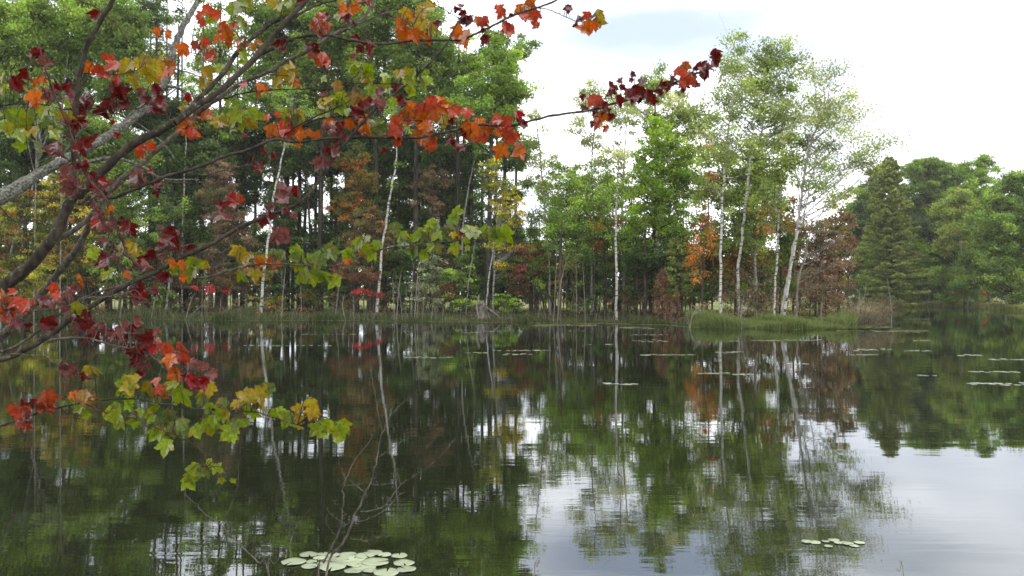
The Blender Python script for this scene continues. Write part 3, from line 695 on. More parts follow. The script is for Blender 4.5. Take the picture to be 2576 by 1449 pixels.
small('red_maple', 'dark red shrubby maple behind the green leaf spray', 77, [(880, 790), (885, 700), (890, 660)], .05, [(880, 690, 50, 22, 1), (930, 690, 50, 20, 1), (860, 660, 35, 20, .8)], 'rd')
small('red_shrub', 'bright crimson shrub low between dark trunks', 76.5, [(925, 795), (925, 750)], .03, [(915, 738, 26, 10, 1.6), (945, 742, 22, 7, 1.3)], 'rb', cr=.25, leaf=.075)
small('red_shrub', 'crimson shrub near the grey birch at the left bank', 77, [(520, 795), (522, 740)], .03, [(515, 725, 40, 12, .8), (570, 735, 30, 10, .6)], 'rb', cr=.25, leaf=.075)
small('dead_conifer', 'pinkish brown half-dead tree right of the second birch', 83, [(1085, 790), (1090, 600), (1090, 440)], .1, [(1085, 460, 50, 45, 1.0), (1070, 520, 45, 25, .5)], 'pk')
small('young_spruce', 'soft grey green young evergreen near the shore', 75.5, [(1080, 795), (1082, 720), (1085, 640)], .06, [(1085, 680, 28, 40, 1.3), (1095, 740, 38, 35, 1.3), (1060, 740, 30, 30, 1)], 'cg')
small('young_maple', 'light green sapling left of the slim grey stem', 76, [(1130, 795), (1135, 720)], .05, [(1150, 690, 45, 30, 1.1, 'gl'), (1120, 725, 30, 20, .9, 'yo')], 'gl')
small('red_shrub', 'dull red shrub between two green saplings', 75.8, [(1115, 795), (1118, 760)], .03, [(1115, 725, 34, 12, 1.2)], 'rd')
small('yellow_birch', 'birch in yellow autumn leaf at the end of the left wood', 76, [(1240, 790), (1243, 660), (1250, 540), (1250, 430)], .08,
      [(1235, 425, 32, 28, 1.2, 'yo'), (1262, 470, 40, 35, 1.1, 'yo'), (1280, 520, 42, 32, 1.2), (1300, 555, 30, 22, 1.1), (1240, 490, 30, 30, .8, 'yo'), (1285, 626, 42, 9, 2.6), (1235, 620, 16, 16, 1.2, 'yo'), (1268, 668, 30, 10, 2.4)], 'ye', n=34, cr=.32, bark=M_BIRCHG, leaf=.09)
small('red_maple', 'red maple leaning over the bank right of the yellow birch', 75, [(1370, 795), (1362, 740), (1346, 700), (1330, 640)], .09, [(1330, 630, 50, 22, 1), (1355, 650, 40, 25, .9, 'ru'), (1320, 690, 50, 22, 1.2), (1300, 725, 35, 14, 1.1), (1375, 680, 30, 22, .7, 'ru')], 'rd')
small('green_shrub', 'fresh green bush hanging beside the root mass', 72.5, [(1270, 800), (1268, 770)], .04, [(1262, 745, 24, 12, 1.2, 'gl'), (1275, 765, 38, 14, 1.6), (1290, 780, 26, 9, 1.3)], 'gb', cr=.28, leaf=.08)
small('green_shrub', 'low yellow green bush left of the root mass', 73.5, [(1190, 800), (1190, 775)], .03, [(1185, 757, 40, 10, 1.2), (1160, 770, 30, 10, .8)], 'gl', cr=.25, leaf=.08)
# dark low evergreens behind the shore, left to right
for k, (x, yt, w, D) in enumerate([(30, 560, 60, 84), (200, 590, 60, 86), (330, 560, 60, 88), (470, 600, 55, 90), (640, 610, 50, 90), (780, 620, 60, 92), (850, 600, 55, 91), (1000, 610, 60, 90), (1110, 590, 60, 86), (1205, 560, 60, 84), (1300, 540, 55, 84)]):
    make_conifer('spruce_tree', 'low dark spruce behind the shore, ' + ord_[k] + ' of its row from the left', 'spruce', D, x, yt, w, 'cn', 'low dark spruces behind the left shore', start=.16, dens=.9, leaf=.12, power=.6)

# --- middle: thin trees between the yellow birch and the bright maple
mid = [
 ('pale thin aspen standing alone against the open sky', 74, [(1385, 790), (1380, 640), (1372, 540), (1362, 420), (1352, 330), (1345, 250)], .075, [(1350, 330, 34, 60, .35), (1370, 430, 48, 55, .6), (1340, 280, 22, 34, .25)], 'pg', M_BIRCHG),
 ('young green aspen right of the lone pale aspen', 73, [(1425, 790), (1424, 640), (1425, 520), (1428, 400)], .07, [(1420, 450, 50, 50, 1.0), (1430, 520, 55, 50, 1.1), (1405, 570, 50, 40, 1.0)], 'gl', M_BROWN),
 ('slim aspen with crooked forked top above the young trees', 75, [(1487, 790), (1490, 640), (1492, 520), (1488, 430), (1493, 350), (1500, 260)], .085, [(1500, 250, 50, 60, .7, 'pg'), (1480, 330, 50, 50, .6, 'pg'), (1505, 440, 50, 50, .8), (1475, 500, 45, 50, .9)], 'gl', M_BIRCHG),
 ('green leaved young tree just left of the slender white birch', 72, [(1520, 790), (1522, 640), (1524, 520), (1528, 450)], .07, [(1515, 510, 50, 50, 1.0), (1530, 600, 50, 45, 1.0), (1480, 590, 50, 45, 1.0)], 'gl', M_DARK),
 ('slender white birch, straightest of the middle shore', 66.5, [(1551, 795), (1551, 700), (1549, 600), (1551, 520), (1553, 470), (1556, 410), (1560, 330), (1556, 270)], .105, [(1560, 300, 50, 50, .5, 'pg'), (1550, 390, 50, 45, .5, 'pg'), (1560, 235, 30, 35, .3, 'pg'), (1540, 490, 40, 50, .6)], 'gl', M_BIRCH),
 ('dark forked aspen behind the slender white birch', 76, [(1570, 790), (1568, 640), (1565, 520), (1568, 440), (1574, 350), (1580, 270)], .10, [(1580, 300, 40, 45, .3, 'pg'), (1560, 420, 30, 40, .4)], 'gl', M_BIRCHG),
]
for lab, D, tr, r, bl, pl, bk in mid:
    make_tree('aspen_tree' if 'birch,' not in lab else 'birch_tree', lab, 'tree', D, tr, r, bk, bl, pl, leaf=.10, n=40, cr=.55, dens=1.2, twigs=3)
for k, (x, yt, w, D) in enumerate([(1350, 600, 50, 82), (1395, 570, 52, 80), (1450, 540, 60, 79), (1500, 560, 60, 81), (1545, 590, 50, 78), (1600, 600, 60, 77), (1640, 610, 55, 74), (1700, 600, 60, 75), (1745, 620, 50, 74)]):
    make_conifer('spruce_tree', 'dark green spruce behind the middle shore, ' + ord_[k] + ' of its row from the left', 'spruce', D, x, yt, w, 'cn' if k % 3 else 'gd', 'dark spruces behind the middle shore', start=.22, dens=.9, leaf=.11, power=.55)
rt = np.random.default_rng(77)
for k in range(34):
    x = 1335 + k * 12.1 + rt.uniform(-4, 4); D = rt.uniform(68, 82); yt = rt.uniform(560, 680); ln = rt.uniform(-8, 8)
    make_tree('slender_tree', 'slender dark stem, ' + ord_[k] + ' from the left in the thicket behind the middle shore', 'tree', D, [(x, 795), (x + ln * .4, (795 + yt) / 2), (x + ln, yt)], rt.uniform(.03, .075) if k % 6 else .15, M_DARK if k % 3 else M_BROWN,
              [(x + ln, yt, 22, 30, .7), (x + ln * .5, yt + 60, 20, 22, .5)], ['gd', 'gm', 'gd', 'oo', 'gm'][k % 5], group='slender stems in the thicket', leaf=.10, n=36, cr=.45)
small('oak_sapling', 'green bushy sapling in the thicket of slender stems', 70, [(1440, 795), (1446, 700), (1460, 620)], .04, [(1455, 640, 40, 40, .7, 'gm'), (1430, 690, 35, 30, .5, 'oo')], 'gm')

r3 = np.random.default_rng(98)
for k in range(17):
    x = 1345 + k * 47 + r3.uniform(-10, 10); D = r3.uniform(80, 90) if x < 1750 else r3.uniform(70, 78)
    top = np.interp(x, [1340, 1400, 1480, 1560, 1640, 1720, 1850, 1950, 2050, 2120], [560, 450, 440, 470, 380, 380, 400, 450, 560, 560]) + r3.uniform(-15, 15); bl = []
    y = top + 20
    while y < 760:
        dn = .60 if y < 560 else .95
        bl.append((x + r3.uniform(-18, 18), y, r3.uniform(24, 40), r3.uniform(22, 36), dn)); y += 48
    make_tree('forest_tree', 'leafy tree closing the back of the middle shore and point, ' + ord_[k] + ' from the left', 'tree', D, [(x, 785), (x + 2, 640), (x + 4, top)], .09, M_BROWN, bl,
              ['gm', 'gl', 'gd', 'gm', 'oo'][k % 5] if x < 1980 else ['br', 'oo', 'ru'][k % 3], group='back row of the middle shore', leaf=.12, n=56, dens=1.25, cr=.7, twigs=1)

# bright maple and its neighbours
def big(nm, lab, D, tr, r, bl, pl, **k):
    k.setdefault('leaf', .12); k.setdefault('n', 42); k.setdefault('cr', .55)
    return make_tree(nm, lab, 'tree', D, tr, r, k.pop('bark', M_BROWN), bl, pl, **k)
big('maple_tree', 'bright fresh green maple, the brightest crown mid bank', 70, [(1640, 795), (1642, 640), (1650, 500), (1655, 340)], .13,
    [(1650, 330, 40, 45, 1), (1625, 400, 55, 45, 1.1), (1690, 380, 50, 45, 1.0), (1640, 470, 75, 50, 1.1), (1700, 460, 55, 50, 1), (1620, 550, 65, 45, 1.0), (1690, 550, 60, 45, 1), (1600, 610, 50, 35, .9, 'gl'), (1740, 420, 35, 45, .9)], 'gb')
big('poplar_tree', 'olive topped poplar rising behind the bright maple', 78, [(1655, 795), (1655, 560), (1650, 330), (1648, 190)], .15, [(1648, 200, 42, 34, 1.2), (1680, 260, 60, 50, 1.0, 'pg'), (1610, 280, 50, 55, .8, 'pg'), (1730, 310, 55, 60, 1.0), (1680, 340, 60, 50, .8)], 'po', bark=M_BIRCHG)
big('spruce_tree', 'dark evergreen skirts under the bright maple', 69, [(1600, 795), (1602, 680), (1605, 600)], .1, [(1590, 650, 50, 40, 1.1), (1640, 660, 60, 40, 1.1), (1700, 650, 60, 40, 1.1), (1600, 720, 50, 30, .8)], 'gd')
make_conifer('young_pine', 'light green layered young pine left of the orange sapling', 'pine', 67, 1705, 600, 60, 'cp', start=.3, dens=1.0, leaf=.10, power=.45)
make_conifer('dead_spruce', 'rust brown dead spruce at the middle shore', 'spruce', 64, 1666, 682, 36, 'db', start=.05, dens=1.2, leaf=.06, power=.45, bark=M_BROWN, step=.22, r=.05)
make_conifer('dead_spruce', 'smaller brown dead spruce, right of the larger dead one', 'spruce', 63, 1703, 735, 22, 'db', start=.05, dens=1.0, leaf=.05, power=.6, bark=M_BROWN, step=.22, r=.04)
small('orange_maple', 'orange sapling just left of the tall white birch', 62, [(1765, 800), (1768, 700), (1775, 620), (1782, 530)], .05,
      [(1783, 545, 20, 20, .8), (1776, 580, 26, 22, .8), (1768, 605, 26, 20, .8), (1742, 632, 34, 16, 1.0), (1785, 632, 34, 24, .9), (1762, 655, 44, 20, 1.0), (1795, 605, 22, 20, .5), (1740, 690, 26, 22, 1.0), (1768, 700, 26, 18, .8)], 'og', cr=.42, n=26, flat=.7, leaf=.075)
small('young_maple', 'dull green sapling behind the orange one', 66, [(1790, 800), (1795, 660), (1800, 560)], .06, [(1800, 600, 40, 50, .9), (1835, 660, 30, 40, 1, 'oo'), (1790, 730, 45, 25, 1.1, 'gd')], 'gm')

# --- the point: tall aspens and birches
big('birch_tree', 'tall white birch rising straight from the grass of the point', 57, [(1812, 815), (1812, 700), (1815, 560), (1818, 480), (1822, 430), (1828, 360), (1838, 290), (1850, 220)], .095,
    [(1825, 340, 70, 70, .7), (1850, 240, 60, 60, .9), (1800, 430, 45, 50, .6), (1775, 300, 40, 60, .4, 'pg'), (1870, 400, 50, 50, .6)], 'po', bark=M_BIRCH, twigs=4, n=34, leaf=.09, cr=.7)
big('poplar_tree', 'tallest poplar with the high yellow green crown on the point', 62, [(1860, 812), (1857, 680), (1866, 600), (1880, 470), (1892, 390), (1915, 330), (1925, 240), (1930, 160)], .095,
    [(1850, 110, 40, 28, .9), (1910, 120, 55, 38, 1.0), (1975, 125, 45, 35, .8), (2010, 165, 40, 35, .7), (1880, 190, 75, 50, 1.1), (1950, 200, 70, 50, .9), (1860, 260, 60, 45, .9), (1990, 260, 60, 55, .8), (1920, 300, 70, 60, .8), (1840, 170, 40, 50, .9)], 'po', bark=M_BIRCH, twigs=3, n=44, leaf=.095, cr=.7)
big('poplar_tree', 'olive leaved poplar filling the middle of the point grove', 66, [(1900, 812), (1900, 640), (1905, 500), (1900, 400)], .11,
    [(1870, 400, 70, 55, 1.1), (1930, 430, 65, 60, 1.1), (1960, 340, 50, 50, .7), (1800, 330, 40, 50, .6), (1900, 500, 70, 45, 1.1), (1850, 520, 45, 50, 1), (1930, 560, 50, 45, 1), (1880, 600, 50, 45, 1.0), (1780, 480, 45, 45, .7), (1780, 380, 35, 50, .5)], 'po', bark=M_BIRCHG, twigs=1)
big('poplar_tree', 'dull olive crown low behind the tall white birch', 68, [(1850, 812), (1850, 640), (1848, 560)], .1,
    [(1850, 620, 50, 40, 1.0), (1900, 640, 55, 40, .9, 'oo'), (1840, 680, 40, 30, .9, 'oo'), (1820, 340, 30, 60, .5, 'po')], 'gm', bark=M_BROWN)
big('birch_tree', 'thin white birch left beside the forked birch', 60, [(1947, 815), (1950, 740), (1955, 640), (1958, 560), (1965, 480), (1968, 410), (1975, 350)], .085,
    [(1970, 380, 60, 55, .9), (1955, 470, 60, 50, 1.0), (1990, 310, 55, 50, .7, 'pg'), (1960, 560, 50, 40, .7, 'oo')], 'po', bark=M_BIRCH, twigs=3, n=24)
big('birch_tree', 'stout leaning white birch with forked trunk and wide thin crown', 58.5, [(1965, 818), (1975, 740), (1985, 690), (1995, 630), (2003, 590), (2015, 510), (2024, 440), (2036, 370), (2060, 310), (2085, 240)], .13,
    [(2075, 200, 65, 50, .50), (2130, 230, 60, 55, .45), (2040, 290, 70, 60, .65), (2110, 300, 75, 60, .6), (2170, 310, 50, 55, .5), (2195, 350, 50, 35, .6), (2130, 390, 70, 50, .7), (2050, 400, 70, 55, .8, 'po'), (2205, 420, 40, 25, .3), (2080, 470, 60, 40, .9, 'po')], 'pg', bark=M_WHITETWIG, twigs=8, n=62, leaf=.08, cr=.85, depth=.9, rise=(.9, 1.7), limbs=.7)
big('birch_tree', 'second stem forking right from the stout leaning birch', 58.2, [(1970, 818), (1985, 700), (2008, 580), (2028, 520), (2040, 450), (2065, 370)], .09,
    [(2080, 380, 50, 50, .25), (2100, 440, 50, 40, .25)], 'pg', bark=M_BIRCH, twigs=6, n=26, leaf=.085, rise=(.9, 1.6))
big('bare_birch', 'almost leafless birch with drooping bare boughs on the point', 59.5, [(2000, 818), (2010, 700), (2030, 620), (2040, 560)], .07,
    [(2060, 640, 60, 50, .35), (2020, 700, 45, 30, .3), (2100, 600, 50, 50, .3), (2070, 520, 50, 40, .3)], 'br', bark=M_PALE, twigs=8, n=8)
small('brown_shrub', 'tall brown bush behind the forked birch', 66, [(2060, 815), (2062, 700), (2065, 590)], .07, [(2060, 580, 55, 40, .8), (2050, 640, 60, 45, .9), (2100, 560, 45, 40, .7), (2110, 640, 45, 45, .9), (2060, 710, 60, 40, .8)], 'br', n=34, twigs=3)
small('brown_shrub', 'russet tree leaning to the pines at the point', 70, [(2110, 815), (2112, 680), (2115, 530)], .07, [(2105, 500, 35, 30, .7, 'oo'), (2130, 560, 28, 40, .8, 'oo'), (2125, 640, 35, 50, 1, 'ru'), (2120, 720, 35, 40, .9)], 'br', n=34, twigs=2)
small('red_shrub', 'red leaved shrub between the russet tree and the pine', 69, [(2130, 815), (2135, 700)], .05, [(2135, 605, 22, 16, 1.3), (2120, 625, 26, 16, 1.0), (2040, 720, 30, 25, .6), (2080, 700, 40, 30, .5)], 'rd', n=34)
for k, (x, yt, D) in enumerate([(1835, 690, 62), (1880, 660, 64), (1905, 690, 62), (1925, 650, 64), (1950, 700, 62), (2010, 690, 61), (2035, 680, 62), (2075, 700, 61), (2100, 690, 62)]):
    make_tree('bare_shrub', 'brown twiggy shrub, ' + ord_[k] + ' from the left along the back of the point', 'shrub', D, [(x, 815), (x + 3, 750), (x + (k % 3 - 1) * 6, yt)], .03, M_BROWN,
              [(x, yt + 25, 28, 30, .5), (x, 755, 34, 30, 1.2)], 'br', group='twiggy shrubs of the point', leaf=.07, n=24, cr=.4, twigs=6)

# --- right bank
def rb(nm, lab, x, dD, ytop, bl, pl, r=.2, **k):
    D = float(bankD(x)) + dD
    k.setdefault('leaf', .18); k.setdefault('n', 60); k.setdefault('cr', .85); k.setdefault('flat', .6)
    return make_tree(nm, lab, 'tree', D, [(x, 775), (x + 2, 640), (x + 4, ytop)], r, k.pop('bark', M_BROWN), bl, pl, **k)
make_conifer('pine_tree', 'tall layered white pine rising at the left of the right bank', 'pine', 146, 2243, 394, 96, 'cp', start=.04, dens=2.6, leaf=.2, power=.58, step=.55, r=.35, droop=.08, top_px=2236)
rb('oak_tree', 'rounded green crown left against the tall pine', 2180, 24, 470, [(2205, 448, 26, 26), (2175, 490, 40, 30), (2170, 540, 40, 45), (2165, 620, 40, 50), (2190, 700, 50, 45, 1, 'gd')], 'gm')
rb('oak_tree', 'broad high green crown immediately right of the pine', 2340, 22, 430, [(2300, 430, 40, 26), (2335, 425, 45, 25), (2370, 440, 55, 30), (2320, 480, 55, 40), (2390, 500, 60, 45), (2340, 560, 60, 50, 1, 'gm')], 'gm')
rb('oak_tree', 'thin topped crown, highest on the right bank skyline', 2465, 20, 405, [(2468, 408, 22, 17, .8), (2440, 430, 35, 22, .6), (2480, 430, 25, 22, .7), (2450, 480, 60, 35)], 'gl')
rb('oak_tree', 'green crown at the right edge of the skyline', 2560, 10, 445, [(2560, 460, 35, 25), (2540, 510, 50, 40), (2590, 520, 50, 50), (2500, 540, 40, 40)], 'gm')
rb('oak_tree', 'yellow green tree with a pale leaning trunk on the right bank', 2415, 4, 510, [(2420, 500, 30, 28), (2395, 540, 40, 40, 1.1), (2430, 560, 45, 45, 1.1), (2400, 610, 45, 40, 1.1)], 'gy')
rb('maple_tree', 'dark green tree filling the right edge above the water', 2545, 3, 560, [(2510, 590, 55, 50), (2560, 620, 50, 60), (2500, 680, 50, 45), (2560, 720, 45, 35), (2590, 560, 50, 50)], 'gm')
rb('maple_tree', 'shaded tree between the yellow green and right edge trees', 2465, 6, 540, [(2470, 560, 40, 50), (2470, 640, 45, 50), (2450, 720, 50, 35)], 'gm')
rb('maple_tree', 'fresh yellow green sapling right below the pine', 2300, 2, 640, [(2310, 625, 40, 22, 1.1), (2290, 660, 45, 25, 1.1), (2330, 670, 45, 30, 1), (2280, 700, 35, 18, .9)], 'gb', r=.1, cr=.8, leaf=.16)
rb('maple_tree', 'green sapling leaning over the water near the point end', 2225, -1, 660, [(2190, 700, 30, 25, 1.1), (2225, 720, 40, 25, 1.1, 'gl'), (2180, 650, 30, 30, 1), (2260, 735, 30, 16, .8, 'gb')], 'gm', r=.1, cr=.8, leaf=.16)
rb('oak_tree', 'deep green tree behind the fresh sapling right of the pine', 2350, 8, 560, [(2350, 640, 60, 50, 1.1), (2300, 590, 50, 50, 1), (2340, 720, 60, 35, 1.1), (2290, 740, 60, 20, 1)], 'gd')
rb('maple_tree', 'green waterside tree under the pale leaning trunk', 2400, 1, 690, [(2380, 700, 45, 30, 1), (2430, 690, 45, 35, 1), (2410, 745, 50, 15, .8, 'gl')], 'gm', r=.1, cr=.8, leaf=.17)
rb('orange_maple', 'small orange red maple at the right bank waterline', 2425, -1, 700, [(2420, 712, 16, 10, 1.5), (2430, 732, 20, 9, 1.5, 'og'), (2462, 738, 24, 9, .9, 'og'), (2480, 755, 30, 9, .6, 'ru')], 'og', r=.06, cr=.5, leaf=.12)
make_tree('birch_tree', 'pale leaning birch stem in front of the right bank trees', 'birch tree', float(bankD(2430)) - .5, [(2436, 772), (2431, 709), (2422, 650), (2410, 585)], .17, M_BIRCH, [(2408, 580, 22, 22, .8)], 'gy', leaf=.16, n=26, cr=.8)
make_tree('bare_tree', 'bare forked twig top standing above the right skyline', 'tree', float(bankD(2525)) + 12, [(2530, 775), (2528, 560), (2525, 432)], .12, M_PALE, [(2528, 450, 14, 22, .6)], 'br', leaf=.05, n=0, cr=.6, twigs=6)
for k, (x, yt) in enumerate([(2180, 520), (2260, 520), (2330, 540), (2400, 520), (2470, 530), (2540, 540), (2600, 560), (2660, 560)]):
    rb('forest_tree', 'shaded green tree in the second row of the right bank, ' + ord_[k] + ' from the left', x, 22, yt, [(x, yt + 10, 45, 40, .9), (x - 20, yt + 80, 50, 50, .9), (x + 15, yt + 150, 50, 50, .9), (x, 730, 50, 30, .8)], 'gd', group='second row of the right bank')
for k, x in enumerate([2262, 2283, 2303, 2318, 2337, 2356, 2375, 2398, 2447, 2468, 2490, 2515]):
    D = float(bankD(x)) - .6; h = 45 + (k * 29 % 40)
    make_tree('waterside_stem', 'thin pale stem at the right waterline, ' + ord_[k] + ' from the left', 'sapling', D, [(x, 775), (x + (k % 3 - 1) * 4, 772 - h * .5), (x + (k % 5 - 2) * 4, 772 - h)], .06, M_PALE, [(x + (k % 5 - 2) * 4, 772 - h, 12, 10, .5)], 'gl', group='thin stems along the right waterline', leaf=.12, n=16, cr=.6)

# --- bare stems at the far waterline
def bare(name, label, D, paths, bark=M_PALE, cat='sapling', group=None, side=2, seed=0, base_r=None):
    """paths: list of (r, [(px,py)..]); the first starts at the foot"""
    rng = np.random.default_rng(seed + 900); b0 = paths[0][1][0]
    base = base_point(b0[0], D); root = empty(name, base); tag(root, label, cat, group)
    for i, (r, pp) in enumerate(paths):
        dd = rng.uniform(-.15, .15) * (i > 0)
        q = [P(x, y, D + dd * j) for j, (x, y) in enumerate(pp)]
        if i == 0: q[0] = base - [0, 0, .25]
        q = smooth_path(q, 4); T = Tubes(); T.add(q, [r, r * .75, r * .3], 5)
        L_ = len(q)
        for _ in range(side if L_ > 2 else 0):
            j = rng.integers(max(1, L_ // 3), max(L_ - 1, 2)); d = q[j] - q[j - 1]; ln = np.linalg.norm(q[-1] - q[0]) * rng.uniform(.1, .25)
            dv = np.array([rng.choice([-1, 1]) * rng.uniform(.4, 1), rng.normal() * .5, rng.uniform(.5, 1.4)]); dv /= np.linalg.norm(dv)
            e_ = q[j] + dv * ln; T.add(np.array([q[j], (q[j] + e_) / 2 + rng.normal(size=3) * ln * .07, e_]), [r * .4, r * .15], 4)
        T.build('stem' if i == 0 else 'branch', bark, root)
    return root
stems = [[(302, 802), (306, 756)], [(379, 802), (388, 760), (390, 752)], [(466, 802), (476, 770), (486, 742)], [(508, 802), (509, 740), (513, 690)], [(552, 802), (556, 746)],
         [(707, 803), (712, 740), (718, 673)], [(759, 803), (757, 735), (752, 712)], [(842, 803), (850, 740), (856, 676)], [(891, 803), (889, 745)], [(938, 803), (944, 785), (955, 765)],
         [(994, 804), (989, 740), (988, 700)], [(997, 804), (1003, 730), (1010, 680)], [(1021, 804), (1022, 720)], [(1034, 804), (1036, 730), (1042, 660)], [(1042, 804), (1050, 700), (1056, 640)],
         [(1048, 804), (1054, 720), (1060, 650)], [(1062, 804), (1068, 735)], [(1084, 804), (1090, 758)], [(1100, 804), (1092, 770)], [(1392, 806), (1398, 700), (1401, 600)],
         [(1402, 806), (1412, 705), (1434, 630)], [(1450, 806), (1450, 700), (1448, 618)], [(1473, 806), (1470, 740), (1466, 660)], [(870, 803), (862, 770), (866, 740)], [(1013, 804), (1008, 760), (1002, 720)]]
st_names = sorted(range(len(stems)), key=lambda i: stems[i][0][0])
for i, pp in enumerate(stems):
    yb = np.interp(pp[0][0], [p[0] for p in far_px], [p[1] for p in far_px]); D = on_plane(pp[0][0], yb)[1] + .3
    bare('bare_sapling', 'thin bare grey stem at the far waterline, ' + ord_[st_names.index(i)] + ' from the left', D, [(.028 + .01 * (i % 3), pp)], group='thin bare stems along the far waterline', seed=i, side=3)
bare('leaning_sapling', 'thin pale stem leaning far right over the left shore grass', 73.5, [(.03, [(466, 802), (500, 775), (548, 746)])], side=1, seed=31)
bare('bare_sapling', 'pale bare sapling standing in the bright grass of the point', 54.5, [(.04, [(1865, 822), (1866, 785), (1873, 735)]), (.02, [(1867, 790), (1880, 770), (1884, 752)])], side=4, seed=32)
bare('dead_snag', 'broken grey snag leaning over the water left of the point', 56.5, [(.05, [(1731, 818), (1740, 800), (1752, 778)]), (.04, [(1742, 768), (1758, 780), (1772, 786)]), (.03, [(1748, 790), (1770, 772)])], side=1, seed=33)
bare('dead_snag', 'short bleached snag near the shore at the point', 59, [(.07, [(2063, 815), (2066, 780), (2068, 760)])], side=2, seed=34)
bare('fallen_trunk', 'brown trunk fallen aslant behind the middle shore', 74, [(.16, [(1408, 795), (1395, 765), (1370, 735), (1346, 712)])], bark=M_BROWN, side=0, seed=35, cat='fallen trunk')
bare('arching_branch', 'dark arched dead branch left of the slim grey stem', 74.5, [(.06, [(1110, 800), (1116, 765), (1128, 745), (1148, 737), (1168, 738)])], bark=M_DARK, side=1, seed=36, cat='branch')
bare('bare_sapling', 'pale forked shrub stem right of the point grass', 55.5, [(.05, [(2150, 822), (2160, 770), (2163, 728)]), (.03, [(2158, 775), (2172, 750), (2180, 720)])], side=5, seed=37)
bare('bare_sapling', 'tall pale stem at the right end of the brown brush', 66, [(.06, [(2241, 800), (2241, 768), (2232, 700)])], side=5, seed=38)
# brown brush at the tip of the point
rbk = np.random.default_rng(55)
for k in range(7):
    x0 = 2150 + k * 14; D = 57 + k * 1.7
    root = empty('brush_shrub', base_point(x0, D)); tag(root, 'dry brown many-stemmed brush at the tip of the point, ' + ord_[k] + ' clump from the left', 'shrub', 'dry brush at the tip of the point')
    b0 = np.array(root['_w'])
    for nm, nn, bk, rr_ in (('stems', 14, M_BROWN, .014), ('twigs', 34, M_PALE, .007)):
        T = Tubes()
        for _ in range(nn):
            a = rbk.uniform(0, 6.3); ln = rbk.uniform(.7, 2.2) * (1 - .05 * k); sp = rbk.uniform(0, 1.1)
            s0 = b0 + [rbk.normal() * .25, rbk.normal() * .25, -.1]; e_ = s0 + np.array([cos(a) * sp * ln, sin(a) * sp * ln, ln])
            T.add(np.array([s0, (s0 + e_) / 2 + rbk.normal(size=3) * .07, e_ + rbk.normal(size=3) * .1]), [rr_, rr_ * .4], 3)
        T.build(nm, bk, root)
    c = b0 + rbk.normal(size=(260, 3)) * [.5, .5, .35] + [0, 0, 1.0]; c[:, 2] = np.maximum(c[:, 2], b0[2] + .05)
    v, f = leaf_quads(c, np.full(260, .06), np.full(260, .03), rbk)
    link_mesh('dry_leaves', v, f, M_LEAF, root, colors=np.repeat(np.array(PAL['br'])[rbk.integers(0, 3, 260)] * 1.1, 4, axis=0))
# root mass with driftwood
D = 69.5; root = empty('root_mass', base_point(1215, D)); tag(root, 'upturned grey root mass with splayed dead roots at the shore', 'tree stump')
T = Tubes(); b0 = np.array(root['_w']); T.add(np.array([b0 - [0, 0, .2], b0 + [0, 0, .7], P(1210, 757, D)]), [.5, .34, .22], 9); T.build('stump', M_PALE, root)
rs = np.random.default_rng(4)
for k, pp in enumerate([[(1213, 770), (1195, 788), (1170, 806)], [(1212, 772), (1200, 792), (1186, 808)], [(1214, 772), (1213, 792), (1206, 808)], [(1217, 770), (1228, 790), (1234, 808)],
                        [(1219, 770), (1236, 786), (1250, 808)], [(1221, 772), (1250, 792), (1262, 808)], [(1210, 765), (1190, 772), (1180, 790)], [(1206, 745), (1200, 765), (1205, 800)], [(1216, 772), (1222, 790), (1220, 808)]]):
    T = Tubes(); q = smooth_path([P(x, y, D - .15 * j - .05 * k) for j, (x, y) in enumerate(pp)], 4); T.add(q, [.08, .05, .03], 6)
    for _ in range(5):
        j = rs.integers(2, len(q)); T.add(np.array([q[j - 1], q[j - 1] + rs.normal(size=3) * [.4, .3, .25]]), [.02, .008], 4)
    T.build('dead_root', M_PALE if k % 2 else M_BROWN, root)
T = Tubes(); T.add(smooth_path([P(1206, 742, D - .4), P(1199, 768, D - .5), P(1204, 803, D - .7)], 4), [.07, .05, .04], 6); T.build('snag', M_PALE, root)

# pale dead saplings against the upper left crowns
for k, (x, y0, yt, lab) in enumerate([(150, 790, 130, 'bare whitish sapling against the bright upper left crowns'), (85, 790, 210, 'bare whitish twigs left of the taller bare sapling'), (1640, 790, 470, 'bare grey stem in front of the bright maple')]):
    bare('bare_tree', lab, 74, [(.06, [(x, y0), (x + 4, 500), (x + 8, yt + 120), (x + 22, yt)]), (.03, [(x + 6, yt + 170), (x + 40, yt + 100), (x + 75, yt + 20)]), (.03, [(x + 6, yt + 200), (x + 20, yt + 110), (x + 48, yt + 40)]),
        (.03, [(x + 5, yt + 240), (x - 15, yt + 150), (x - 22, yt + 60)]), (.025, [(x + 6, yt + 260), (x + 60, yt + 190), (x + 100, yt + 150)])], side=6, seed=50 + k, cat='tree')

